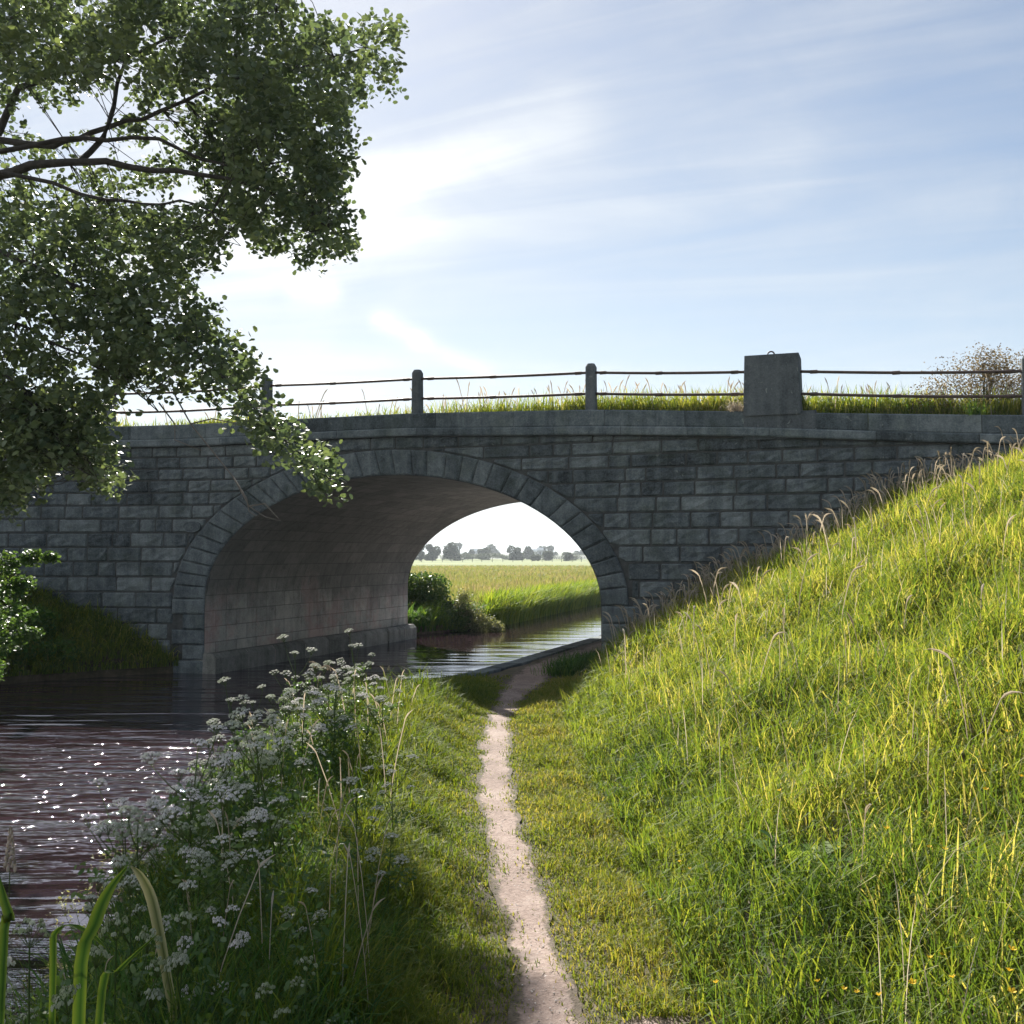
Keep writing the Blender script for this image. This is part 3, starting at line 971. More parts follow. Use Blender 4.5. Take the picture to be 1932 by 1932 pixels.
class Bag:
    def __init__(s): s.V = []; s.Q = []; s.T = []; s.t = []; s.n = 0
    def add(s, V, F, t):
        for f in F:
            (s.Q if f.shape[1] == 4 else s.T).append(f + s.n)
        s.V.append(V); s.t.append(t); s.n += len(V)
    def build(s, name, mat, parent=None):
        F = []
        if s.Q: F.append(np.concatenate(s.Q))
        if s.T: F.append(np.concatenate(s.T))
        return np_mesh(name, np.concatenate(s.V), F, np.concatenate(s.t), mat, parent)


def sn(X, Y, k=1.0, s=0.0):
    """smooth pseudo noise in 0..1"""
    v = (np.sin(X * 1.3 * k + 1.7 * np.sin(Y * 0.9 * k + s)) + np.sin(Y * 1.9 * k + 1.3 * np.sin(X * 1.1 * k + 2 * s)) + np.sin((X + Y) * 2.7 * k + s)) / 3
    return v * 0.5 + 0.5


def scatter(n, x0, x1, y0, y1, power=1.0):
    """points denser near the camera"""
    u = rng.uniform(0, 1, n) ** power
    Y = y0 + (y1 - y0) * u
    X = rng.uniform(x0, x1, n)
    return X, Y


def visible(X, Y, m=0.4):
    return np.abs(X) < 0.52 * Y + m


# bank grass (right)
def bank_grass():
    bag = Bag(); seed = Bag()
    N = 330000
    X, Y = scatter(N, 0.45, 9.5, 1.6, 17, 1.35)
    t, d = td(X, Y)
    to = toe(Y)
    edge = X - to
    keep = visible(X, Y) & (d < -off(t) - 0.03) & (edge > -0.12 + 0.1 * sn(X, Y, 3.0)) & ~((Y > 12.2) & (X < 1.1))
    hole = ((X - 1.30) / 0.11) ** 2 + ((Y - 4.15) / 0.2) ** 2 < 1          # hollow beside the dock
    keep &= ~hole
    X, Y, edge = X[keep], Y[keep], edge[keep]
    n = len(X)
    tall = np.clip(edge / 0.35, 0.3, 1)
    cl = sn(X, Y, 2.3, 1.0); cl2 = sn(X, Y, 6.1, 3.0)
    tuss = sn(X, Y, 3.7, 2.2) ** 2
    h = (0.10 + 0.20 * rng.uniform(0, 1, n) + 0.16 * cl * cl2 + 0.16 * tuss) * (0.5 + 0.5 * tall)
    h *= np.interp(Y, [2, 8, 14], [0.95, 1.0, 1.15])
    tk, dk = td(X, Y); h *= 1 + 0.5 * np.exp(-(-dk - off(tk)) / 0.6)
    w = rng.uniform(0.0035, 0.0075, n) * np.interp(Y, [2, 6, 14], [0.85, 1.25, 2.1])
    az = rng.normal(-2.2, 1.3, n)
    bend = rng.uniform(0.2, 2.1, n) * (0.7 + 0.6 * cl2)
    P = np.stack([X, Y, hgt(X, Y) - 0.01], 1)
    tnt = np.clip(0.30 + 0.30 * (sn(X, Y, 0.9, 5) - 0.5) + 0.24 * rng.normal(0, 1, n) + 0.03 * (Y - 5) + 0.18 * (sn(X, Y, 4.3, 0.7) - 0.5), 0, 1)
    tnt = np.where(rng.uniform(0, 1, n) < 0.12, rng.uniform(0.85, 1.0, n), tnt)
    fresh = (edge < 0.5)
    tnt = np.where(fresh, tnt * 0.75, tnt)
    bag.add(*blades(P, h, w, bend, 3, az, 0.35, tnt))
    o = bag.build('bank_grass', M['bank']); tag(o, 'long sunlit green and yellow grass covering the sloping bank right of the path', 'grass', kind='stuff')
    # flowering stalks with drooping heads
    N = 15000
    X, Y = scatter(N, 0.9, 8.5, 3.0, 16, 0.75)
    t, d = td(X, Y)
    k = visible(X, Y) & (d < -off(t) - 0.08) & (X - toe(Y) > 0.35)
    w_ = np.exp(-((-d - off(t)) / 0.6)) + 0.016
    k &= rng.uniform(0, 1, N) < w_
    seed_heads('seeding_grass', X[k], Y[k], hgt(X[k], Y[k]), 0.34, 0.62, 'tall grass stalks with drooping pinkish seed heads along the bank', 0.95)


def bank_stalks():
    N = 2600
    X, Y = scatter(N, 0.9, 8.5, 2.2, 15, 1.0)
    t, d = td(X, Y)
    k = visible(X, Y) & (d < -off(t) - 0.3) & (X - toe(Y) > 0.3) & (rng.uniform(0, 1, N) < sn(X, Y, 1.7, 1.0))
    X, Y = X[k], Y[k]; n = len(X)
    bag = Bag()
    bag.add(*blades(np.stack([X, Y, hgt(X, Y)], 1), rng.uniform(0.32, 0.58, n), rng.uniform(0.0018, 0.003, n) * np.interp(Y, [2, 14], [1, 3.0]), rng.uniform(0.0, 0.7, n), 4, None, 0.25, rng.uniform(0.2, 1, n)))
    o = bag.build('grass_stalks', M['seed']); tag(o, 'thin straw-coloured stalks standing up through the grass of the right bank', 'grass', kind='stuff')


def seed_heads(name, X, Y, Z, h0, h1, label, sc=1.0, droop=1.0):
    bag = Bag()
    n = len(X)
    h = rng.uniform(h0, h1, n); az = rng.uniform(0, 2 * np.pi, n)
    lean = rng.uniform(0.02, 0.22, n)
    V = []; Q = []; tt = []
    base = 0
    wst = 0.0022 * np.interp(Y, [3, 15, 30], [0.8, 2.0, 3.5])
    # stalks as 3-segment blades
    P = np.stack([X, Y, Z], 1)
    dx, dy = np.cos(az), np.sin(az)
    pts = [P]
    ang = lean.copy(); p = P.copy()
    for k in range(4):
        p = p + np.stack([dx * np.sin(ang), dy * np.sin(ang), np.cos(ang)], 1) * (h / 4)[:, None]
        ang = ang + 0.06; pts.append(p)
    for k in range(4):   # head droops
        ang = ang + 0.38 * droop * rng.uniform(0.3, 1.2, n)
        p = p + np.stack([dx * np.sin(ang), dy * np.sin(ang), np.cos(ang)], 1) * (0.028 * sc * (0.7 + h))[:, None]
        pts.append(p)
    wid = [wst, wst, wst, wst, wst, wst * 0 + 0.007 * sc, wst * 0 + 0.009 * sc, wst * 0 + 0.006 * sc, wst * 0 + 0.001]
    m = len(pts)
    for rot in (0.0, math.pi / 2):
        sx, sy = np.cos(az + math.pi / 2 + rot * 0.9), np.sin(az + math.pi / 2 + rot * 0.9)
        sz = np.full(n, 0.0 if rot == 0 else 0.5)
        A = np.zeros((n, 2 * m, 3))
        for k in range(m):
            s = np.stack([sx, sy, sz], 1) * (wid[k] * np.interp(Y, [3, 14, 30], [0.8, 1.3, 2.2]))[:, None]
            A[:, 2 * k] = pts[k] - s; A[:, 2 * k + 1] = pts[k] + s
        b = np.arange(n) * 2 * m
        Q = np.concatenate([np.stack([b + 2 * k, b + 2 * k + 1, b + 2 * k + 3, b + 2 * k + 2], 1) for k in range(m - 1)])
        bag.add(A.reshape(-1, 3), [Q], np.repeat(rng.uniform(0, 1, n), 2 * m))
    o = bag.build(name, M['seed']); tag(o, label, 'grass', kind='stuff')
    return o


bank_grass()
bank_stalks()


def turf():
    bag = Bag()
    N = 330000
    X, Y = scatter(N, -2.2, 1.25, 1.8, 15.5, 1.25)
    er, to = edge_r(Y), toe(Y)
    pc, pw = path_c(Y), path_w(Y)
    dp = np.abs(X - pc) - pw
    keep = (X > er + 0.02) & (X < to + 0.15) & visible(X, Y)
    rag = 0.085 * (sn(X, Y, 6) - 0.5) + 0.05 * (sn(X, Y, 17) - 0.55) + rng.normal(0, 0.034, N)
    keep &= rng.uniform(0, 1, N) < np.clip((dp - rag + 0.045) / 0.075, 0, 1)
    right = X > pc
    bare = right & (sn(X, Y, 4.0, 2.0) > 0.93) & (dp > 0.2) & (dp < 0.5)
    keep &= ~bare
    for (cx, cy, rx, ry) in ((0.55, 3.60, 0.2, 0.07),):
        keep &= ((X - cx) / rx) ** 2 + ((Y - cy) / ry) ** 2 > 1
    keep &= ~((Y > 12.6) & (rng.uniform(0, 1, N) > np.interp(Y, [12.6, 14.2], [0.8, 0.0])))
    X, Y, dp, right = X[keep], Y[keep], dp[keep], right[keep]
    n = len(X)
    dist = np.clip(dp, 0, 1.5)
    hl = 0.036 + 0.29 * np.clip((dist - 0.08) / 0.6, 0, 1) ** 1.3
    hr = 0.036 + 0.055 * np.clip((dist - 0.05) / 0.3, 0, 1)
    h = np.where(right, hr, hl) * rng.uniform(0.5, 1.4, n) * (0.55 + 0.9 * sn(X, Y, 5.0, 1.0) ** 1.5)
    h = np.where(Y > 11.5, np.minimum(h, 0.12), h)
    w = rng.uniform(0.003, 0.0055, n) * np.interp(Y, [2, 6, 14], [0.9, 1.3, 2.2])
    bend = rng.uniform(0.2, 1.9, n)
    P = np.stack([X, Y, hgt(X, Y) - 0.004], 1)
    tnt = np.clip(np.where(right, 0.55, 0.45 - 0.25 * np.clip(dist, 0, 1)) + 0.22 * (sn(X, Y, 2.2) - 0.5) + rng.normal(0, 0.2, n), 0, 1)
    bag.add(*blades(P, h, w, bend, 3, None, 0.5, tnt))
    o = bag.build('verge_grass', M['turf']); tag(o, 'short worn turf either side of the trodden path', 'grass', kind='stuff')
    # lush longer grass among the waterside plants and in the corner
    bag = Bag(); N = 110000
    X, Y = scatter(N, -3.0, -0.2, 1.5, 11.5, 1.6)
    er = edge_r(Y)
    keep = (X > er - 0.05) & (X < -0.36 + 0.25 * (sn(X, Y, 2) - 0.5) - 0.16 * (Y - 3)) & visible(X, Y)
    keep &= ~((Y > 8) & (rng.uniform(0, 1, N) > 0.6))
    X, Y = X[keep], Y[keep]; n = len(X)
    h = rng.uniform(0.15, 0.45, n) * np.interp(X, [-1.6, -0.3], [1.15, 0.55]) * np.interp(Y, [2, 3.5, 5], [1.5, 1.3, 1.0]); w = rng.uniform(0.004, 0.009, n)
    P = np.stack([X, Y, hgt(X, Y) - 0.01], 1)
    bag.add(*blades(P, h, w, rng.uniform(0.2, 1.7, n), 4, None, 0.35, np.clip(rng.normal(0.35, 0.25, n), 0, 1)))
    o = bag.build('waterside_grass', M['lush']); tag(o, 'deep green long grass among the white flowers at the water edge', 'grass', kind='stuff')
    # under the arch: a fringe along the foot of the wall
    bag = Bag(); N = 9000
    d = rng.uniform(-1.5, 7.5, N); t = 7.0 - np.abs(rng.normal(0, 0.13, N)) * np.interp(d, [-2, 0, 2, 8], [1.6, 1.5, 0.7, 0.3])
    X = OX + t * AX + d * NX; Y = OY + t * AY + d * NY
    h = rng.uniform(0.08, 0.34, N) * np.interp(d, [-2, 1, 8], [1, 0.8, 0.5])
    bag.add(*blades(np.stack([X, Y, hgt(X, Y)], 1), h, rng.uniform(0.008, 0.014, N), rng.uniform(0.3, 1.5, N), 3, None, 0.4, np.clip(rng.normal(0.3, 0.2, N), 0, 1)))
    o = bag.build('archway_grass', M['lush']); tag(o, 'shaded grass along the foot of the wall beside the towpath under the arch', 'grass', kind='stuff')


turf()


def bridge_top_grass():
    bag = Bag()
    N = 75000
    t = rng.uniform(-6, 16, N); d = rng.uniform(0.36, 0.95, N)
    dens = np.interp(t, [-6, -1, -0.4, 0.6, 1, 4.2, 7, 9, 12, 16], [0.5, 0.2, 0.9, 0.9, 0.15, 0.3, 0.8, 1, 1, 1])
    k = rng.uniform(0, 1, N) < dens * (0.35 + 0.65 * sn(t, d, 3))
    t, d = t[k], d[k]; n = len(t)
    o = off(t)
    X = OX + t * AX + (d - o) * NX; Y = OY + t * AY + (d - o) * NY
    h = (0.14 + 0.30 * rng.uniform(0, 1, n) ** 1.8) * np.interp(t, [-6, 2, 5, 8, 10, 16], [1.0, 0.8, 1.2, 1.45, 1.5, 1.5])
    bag.add(*blades(np.stack([X, Y, z_cop(t) - 0.10], 1), h, rng.uniform(0.010, 0.019, n), rng.uniform(0.1, 1.4, n), 3, None, 0.3, np.clip(rng.normal(0.5, 0.25, n), 0, 1)))
    ob = bag.build('roadside_grass', M['bank']); tag(ob, 'grass growing along the road behind the parapet rails', 'grass', kind='stuff')
    N = 420
    t = rng.uniform(-3, 14, N); d = rng.uniform(0.36, 1.4, N)
    k = rng.uniform(0, 1, N) < np.interp(t, [-3, 3, 6, 9, 14], [0.15, 0.3, 0.6, 1, 1])
    t, d = t[k], d[k]; o = off(t)
    X = OX + t * AX + (d - o) * NX; Y = OY + t * AY + (d - o) * NY
    seed_heads('roadside_seed_grass', X, Y, z_cop(t) - 0.1, 0.28, 0.62, 'thin seeding grass stalks standing against the sky behind the parapet rails', 0.8, 0.25)


bridge_top_grass()


def far_bank():
    bag = Bag(); N = 70000
    X = rng.uniform(-11.5, -5.0, N); Y = rng.uniform(13.5, 18.6, N)
    t, d = td(X, Y)
    k = (X < edge_l(Y) + 0.14) & (d < -off(t) - 0.05)
    X, Y = X[k], Y[k]; n = len(X)
    h = rng.uniform(0.12, 0.42, n); 
    az = rng.normal(-0.9, 1.0, n)
    bag.add(*blades(np.stack([X, Y, np.maximum(hgt(X, Y) - 0.02, -0.24)], 1), h, rng.uniform(0.009, 0.018, n), rng.uniform(0.6, 2.6, n), 3, az, 0.5, np.clip(rng.normal(0.3, 0.25, n), 0, 1)))
    o = bag.build('far_bank_grass', M['bank']); tag(o, 'dark shaded grass on the opposite bank below the left wing wall', 'grass', kind='stuff')


far_bank()


def beyond():
    bag = Bag(); N = 4000
    Y = rng.uniform(24.8, 29.0, N); X = edge_l(Y) - rng.uniform(-0.1, 1.2, N)
    bag.add(*blades(np.stack([X, Y, np.maximum(hgt(X, Y), -0.3)], 1), rng.uniform(0.3, 0.8, N), rng.uniform(0.015, 0.03, N), rng.uniform(0.5, 2.6, N), 3, rng.normal(-0.9, 0.8, N), 0.5, rng.uniform(0.1, 0.8, N)))
    tag(bag.build('shrub_foot_grass', M['lush']), 'dark grass hanging to the water at the foot of the shrub beyond the arch', 'grass', kind='stuff')
    # reeds on the bend beyond the arch
    bag = Bag(); N = 26000
    Y = rng.uniform(26.2, 60, N); q = np.abs(rng.normal(0, 1.0, N))
    X = edge_l(Y) - q * 0.8 + 0.25
    k = (X / Y > -0.13) & (X / Y < 0.12) & ~((X < -0.75) & (Y < 31))
    X, Y, q = X[k], Y[k], q[k]; n = len(X)
    h = rng.uniform(0.45, 0.98, n) * np.clip(1.1 - 0.12 * q, 0.6, 1.1) * np.interp(Y, [27, 45, 60], [1.0, 1.0, 0.9])
    az = rng.normal(-0.5, 0.9, n)
    bag.add(*blades(np.stack([X, Y, np.maximum(hgt(X, Y), WATER)], 1), h, rng.uniform(0.02, 0.035, n), rng.uniform(0.2, 1.2, n), 3, az, 0.35, np.clip(rng.normal(0.55, 0.25, n), 0, 1)))
    o = bag.build('reeds', M['reed']); tag(o, 'bright green reeds lining the canal beyond the arch', 'reeds', kind='stuff')
    bag = Bag(); N = 60000
    u = rng.uniform(0, 1, N) ** 1.6
    Y = 27 + 125 * u; X = rng.uniform(-0.14, 0.13, N) * Y
    k = (X < edge_l(Y) - 0.8) & ~((X < -0.9) & (Y < 29))
    X, Y = X[k], Y[k]; n = len(X)
    h = rng.uniform(0.35, 0.85, n) * np.interp(Y, [27, 60, 120], [1, 0.9, 0.6])
    pn = sn(X, Y * 0.4, 0.5)
    bag.add(*blades(np.stack([X, Y, hgt(X, Y)], 1), h, rng.uniform(0.014, 0.03, n) * np.interp(Y, [27, 60, 200], [1, 2, 7]), rng.uniform(0.1, 0.9, n), 3, None, 0.25,
                    np.clip(0.25 + 0.6 * pn + rng.normal(0, 0.2, n), 0, 1)))
    o = bag.build('meadow_grass', M['meadow']); tag(o, 'pale brownish seeding meadow grass spreading to the field fence', 'grass', kind='stuff')


beyond()


# ------------------------------------------------------------------ leaves
def leaf_cloud(Cn, per, spread, size, round_=True, tint_mu=None, ar=1.0):
    """Cn (n,3) cluster centres -> hexagonal leaves"""
    n = len(Cn) * per
    c = np.repeat(Cn, per, 0) + np.clip(rng.normal(0, 1, (n, 3)), -1.6, 1.6) * np.array(spread)
    nrm = rng.normal(0, 1, (n, 3)); nrm[:, 2] = np.abs(nrm[:, 2]) + 0.4
    nrm /= np.linalg.norm(nrm, axis=1)[:, None]
    a = np.cross(nrm, rng.normal(0, 1, (n, 3))); a /= np.linalg.norm(a, axis=1)[:, None]
    b = np.cross(nrm, a)
    s = rng.uniform(0.6, 1.4, n) * size
    k = 6
    V = np.zeros((n, k, 3))
    prof = [(1.0, 0.0), (0.45, 0.48), (-0.4, 0.52), (-1.0, 0.0), (-0.4, -0.52), (0.45, -0.48)]
    if round_: prof = [(0.95, 0.15), (0.45, 0.8), (-0.5, 0.72), (-1.0, 0.0), (-0.5, -0.72), (0.5, -0.8)]
    for i, (p, q) in enumerate(prof):
        V[:, i] = c + a * (p * s * 0.5)[:, None] + b * (q * s * 0.5 * ar)[:, None] + nrm * (abs(q) * s * 0.10)[:, None]
    base = np.arange(n) * k
    F = base[:, None] + np.arange(k)[None, :]
    mu = rng.uniform(0.2, 0.6, len(Cn)) if tint_mu is None else tint_mu
    t = np.clip(np.repeat(mu, per) + rng.normal(0, 0.14, n), 0, 1)
    return V.reshape(-1, 3), F, np.repeat(t, k)


def in_poly(x, y, poly):
    c = np.zeros(len(x), bool); j = len(poly) - 1
    for i in range(len(poly)):
        xi, yi = poly[i]; xj, yj = poly[j]
        hit = ((yi > y) != (yj > y)) & (x < (xj - xi) * (y - yi) / (yj - yi + 1e-9) + xi)
        c ^= hit; j = i
    return c


def alder():
    tree = empty('alder_tree', (-9.6, 11.4, 0.2), 'big leafy tree leaning over the canal from the left with round dark leaves', 'tree')
    base = np.array([-9.6, 11.4, 0.2])
    def loc(p): return tuple(np.array(p) - base)
    trunk = [(-9.6, 11.4, -0.2), (-9.55, 11.4, 1.2), (-9.35, 11.3, 2.8), (-9.1, 11.2, 4.6), (-9.0, 11.1, 6.6), (-8.8, 11.0, 8.6), (-8.5, 10.9, 10.2)]
    mb = MB(); mb.tube([loc(p) for p in trunk], [0.34, 0.28, 0.25, 0.21, 0.16, 0.10, 0.04], 12)
    mb.build('trunk', M['bark'], tree, smooth=True)
    limbs = [
        (2, [(-70, 372, 10.9), (0, 330, 10.8), (60, 311, 10.7), (130, 306, 10.6), (200, 304, 10.5), (290, 322, 10.4), (380, 330, 10.2), (470, 348, 10.1), (560, 385, 10.0), (620, 430, 9.9)], 0.085),
        (3, [(-60, 262, 11.1), (0, 264, 11.1), (100, 276, 11.0), (150, 262, 11.0), (205, 240, 10.9), (270, 225, 10.8), (350, 190, 10.6), (450, 150, 10.4), (560, 130, 10.3), (690, 90, 10.1)], 0.06),
        (3, [(-50, 330, 11.6), (0, 245, 11.5), (35, 165, 11.4), (90, 142, 11.3), (160, 128, 11.2), (260, 100, 11.0), (380, 60, 10.8), (520, 20, 10.6)], 0.07),
        (3, [(150, 305, 10.6), (195, 260, 10.7), (215, 200, 10.8), (235, 120, 10.9), (250, 30, 11.0), (270, -80, 11.0)], 0.04),
        (2, [(-60, 310, 10.2), (0, 325, 10.2), (100, 345, 10.1), (200, 377, 10.0), (270, 385, 9.9), (340, 378, 9.8), (400, 400, 9.8), (430, 440, 9.7)], 0.035),
        (2, [(-80, 285, 10.6), (0, 286, 10.7), (120, 262, 10.7), (200, 265, 10.6), (300, 262, 10.5), (380, 300, 10.4), (450, 330, 10.3), (560, 300, 10.2), (640, 330, 10.1)], 0.045),
        (1, [(-100, 540, 9.8), (0, 590, 9.8), (60, 622, 9.7), (130, 660, 9.6), (190, 695, 9.5), (250, 735, 9.5), (300, 778, 9.4)], 0.022),
        (2, [(-60, 450, 10.0), (60, 500, 9.9), (180, 560, 9.8), (300, 620, 9.7), (400, 690, 9.6), (480, 770, 9.5), (560, 850, 9.4), (625, 905, 9.3)], 0.035),
        (1, [(-90, 640, 9.4), (0, 700, 9.3), (80, 780, 9.2), (140, 850, 9.2), (185, 905, 9.1)], 0.018),
        (4, [(-90, 100, 12.0), (30, 30, 12.0), (150, -40, 12.0), (300, -120, 11.8)], 0.06),
    ]
    limb_pts = []
    for (ti, pl, r) in limbs:
        W_ = [at(*p) for p in pl]
        tp = np.array(trunk[ti + 1])
        first = W_[0]
        mid = tp * 0.5 + first * 0.5 + np.array([0, 0, 0.15])
        if not (pl[0][0] > 0):
            W_ = [tp, mid] + W_
        Wd = []
        for i in range(len(W_) - 1):            # add crooks
            Wd.append(W_[i])
            Wd.append((W_[i] + W_[i + 1]) / 2 + rng.normal(0, 0.018, 3))
        Wd.append(W_[-1])
        n = len(Wd)
        r = r * 0.72
        rr = [max(0.005, r * (1 - (i / (n - 1)) ** 1.2) + 0.005) for i in range(n)]
        mb = MB(); mb.tube([loc(p) for p in Wd], rr, 8)
        mb.build('limb', M['bark'], tree, smooth=True)
        limb_pts += [p for p in Wd[2:]]
    LP = np.array(limb_pts)
    outline = [(-420, -330), (420, -330), (560, -120), (552, 0), (560, 45), (600, 30), (640, 58), (700, 42), (748, 40), (742, 75), (690, 105), (748, 118), (735, 160), (690, 190), (640, 195), (668, 232), (640, 232), (655, 285), (665, 345), (642, 375), (665, 400), (658, 470), (620, 490), (570, 500), (530, 468), (488, 490), (478, 440), (440, 398), (412, 400), (412, 470), (388, 510), (365, 545), (385, 590), (425, 635), (465, 680), (480, 720), (500, 760), (545, 805), (600, 850), (645, 898), (600, 930), (560, 885), (510, 845), (470, 800), (425, 790), (385, 735), (330, 745), (225, 715), (195, 790), (205, 850), (218, 900), (195, 930), (150, 875), (105, 885), (60, 925), (0, 965), (-120, 980), (-420, 900)]
    N = 17500
    u = rng.uniform(-420, 760, N); v = rng.uniform(-330, 985, N)
    k = in_poly(u, v, outline)
    holes = [(160, 212, 66, 34), (60, 235, 55, 30), (225, 283, 75, 22), (110, 320, 70, 16), (300, 365, 60, 16), (225, 170, 30, 40), (50, 600, 30, 18), (125, 650, 38, 22), (70, 720, 28, 22), (330, 690, 40, 20), (160, 715, 40, 20), (300, 240, 34, 26), (395, 320, 28, 22), (440, 430, 20, 20), (540, 125, 20, 16), (620, 110, 18, 14)]
    dens = np.full(N, 0.72)
    for (cx, cy, rx, ry) in holes:
        q = ((u - cx) / rx) ** 2 + ((v - cy) / ry) ** 2
        dens = np.where(q < 1, dens * 0.07, np.where(q < 2.2, dens * 0.6, dens))
    clump = sn(u / 40, v / 40, 1.0) ; fine = sn(u / 15, v / 15, 1.0, 4)
    dens *= np.clip(0.20 + 1.1 * clump, 0, 1.1) * np.clip(0.22 + 0.95 * fine, 0, 1)
    limbzone = (u < 430) & (v > 150) & (v < 400)
    dens = np.where(limbzone, dens * 0.6, dens)
    core = ((u - 520) / 130) ** 2 + ((v - 300) / 190) ** 2 < 1
    dens = np.where(core, np.maximum(dens * 1.3, 0.5), dens)
    dens = np.where((u < 210) & (v > 740), dens * 1.5 + 0.12, dens)
    dens = np.where((u < -20) | (v < -20), dens * 0.25, dens)
    k &= rng.uniform(0, 1, N) < dens
    u, v = u[k], v[k]
    dep = rng.uniform(9.0, 12.6, len(u))
    dep = np.where(v > 560, rng.uniform(8.8, 10.6, len(u)), dep)
    dep = np.where((u < 430) & (v > 150) & (v < 400), rng.uniform(11.0, 13.0, len(u)), dep)
    Cn = np.array([at(a, b, c) for a, b, c in zip(u, v, dep)])
    # keep clusters whose spread stays in the outline (cut the jitter near the border)
    dr = rng.normal(0, 1, Cn.shape) + np.array([0.5, 0, -0.25]); dr /= np.linalg.norm(dr, axis=1)[:, None]
    C3 = np.concatenate([Cn + dr * q for q in (-0.10, 0.0, 0.10, 0.19)])
    V, F, t = leaf_cloud(C3, 6, (0.05, 0.052, 0.046), 0.059, tint_mu=np.tile(rng.uniform(0.15, 0.65, len(Cn)), 4))
    V -= base
    np_mesh('crown', V, [F], t, M['alder'], tree)
    # twigs: each joins its leaf cluster to a limb
    mb = MB()
    for c in Cn[::2]:
        d2 = ((LP - c) ** 2).sum(1); j = int(np.argmin(d2 + rng.uniform(0, 0.5, len(LP))))
        p = LP[j]; L = math.sqrt(((p - c) ** 2).sum())
        if L > 1.0 or L < 0.08: continue
        m_ = (p * 0.45 + c * 0.55) + rng.normal(0, 0.06, 3) + np.array([0, 0, 0.06 * L])
        mb.tube([loc(p), loc(m_), loc(c)], [0.006, 0.0042, 0.002], 3, cap=False)
    tag(mb.build('twigs', M['bark'], tree), kind='stuff')
    # bare hanging twig in front of the bridge
    mb = MB()
    dead = [[(330, 745, 9.5), (360, 800, 9.5), (400, 850, 9.4), (440, 900, 9.4), (470, 955, 9.4), (500, 975, 9.4), (530, 983, 9.4)],
            [(440, 900, 9.4), (465, 940, 9.3), (470, 965, 9.3), (485, 975, 9.3)], [(360, 800, 9.5), (400, 790, 9.5), (450, 800, 9.5)], [(300, 760, 9.5), (330, 800, 9.5), (330, 830, 9.5), (380, 850, 9.5)], [(470, 955, 9.4), (500, 950, 9.4), (525, 978, 9.4)]]
    for pl in dead:
        W_ = [loc(at(*p)) for p in pl]
        mb.tube(W_, [0.006 * (1 - i / len(W_)) + 0.0022 for i in range(len(W_))], 5)
    mb.build('bare_twig', M['twig'], tree)


alder()


def shrub(name, label, base, lobes, per, size, mat, n_per=60, group=None, stems=6, cat='bush', leafy=0.8, sr=1.0, spread=(0.07, 0.07, 0.06)):
    """lobes: (x,y,z,rx,ry,rz) world ellipsoids filled with leaf clusters"""
    o = empty(name, tuple(base), label, cat, group)
    base = np.array(base, float)
    Cs = []
    for (x, y, z, rx, ry, rz) in lobes:
        p = rng.normal(0, 1, (n_per, 3)); p /= np.linalg.norm(p, axis=1)[:, None]
        r = rng.uniform(0.45, 1.05, n_per) ** 0.6
        Cs.append(np.array([x, y, z]) + p * r[:, None] * np.array([rx, ry, rz]))
    Cn = np.concatenate(Cs)
    V, F, t = leaf_cloud(Cn, per, spread, size, round_=False)
    np_mesh('foliage', V - base, [F], t, mat, o)
    mb = MB()
    for i in range(stems):
        l = lobes[i % len(lobes)]
        tip = np.array([l[0] + random.uniform(-.6, .6) * l[3], l[1] + random.uniform(-.6, .6) * l[4], l[2] + random.uniform(-.2, .7) * l[5]]) - base
        m_ = tip * 0.5 + np.array([0, 0, 0.12 * np.linalg.norm(tip)])
        mb.tube([(0, 0, 0), tuple(m_), tuple(tip)], [0.02 * sr, 0.012 * sr, 0.004 * sr], 5)
    mb.build('stem', M['bark'], o)
    return o


# bush hanging over the water at the left edge
lob = []
for (u, v, Y, r) in ((-40, 1075, 11.4, .3), (10, 1060, 11.2, .14), (60, 1052, 11.2, .09), (15, 1110, 11.2, .16), (40, 1100, 11.3, .1), (-20, 1150, 11.3, .3), (20, 1160, 11.2, .2), (-30, 1220, 11.3, .28), (15, 1210, 11.1, .14), (-50, 1270, 11.2, .28), (-90, 1150, 11.8, .5), (60, 1195, 11.2, .06), (95, 1052, 11.1, .035)):
    p = at(u, v, Y); lob.append((p[0], p[1], p[2], r * 1.2, r, r * 0.8))
shrub('overhanging_bush', 'pale-leaved bush with bright sunlit sprays hanging over the water at the left edge', (-8.6, 12.0, 0.0), lob, 9, 0.05, M['bush'], 34, stems=13, spread=(0.04, 0.04, 0.025))
# dark bramble mass at the foot of the left wall
lob = []
for (X, Y, z, r) in ((-8.6, 16.2, 0.55, .5), (-8.0, 16.3, 0.15, .45), (-7.4, 16.7, 0.0, .36), (-9.3, 16.4, 0.9, .6), (-7.9, 16.9, 0.5, .4), (-8.9, 15.8, 0.15, .5)):
    lob.append((X, Y, z, r, r * 0.8, r * 0.75))
shrub('bramble_bush', 'dark bramble bush in the shade at the foot of the left wing wall', (-8.5, 16.6, 0.1), lob, 10, 0.06, M['lush'], 150, stems=8)

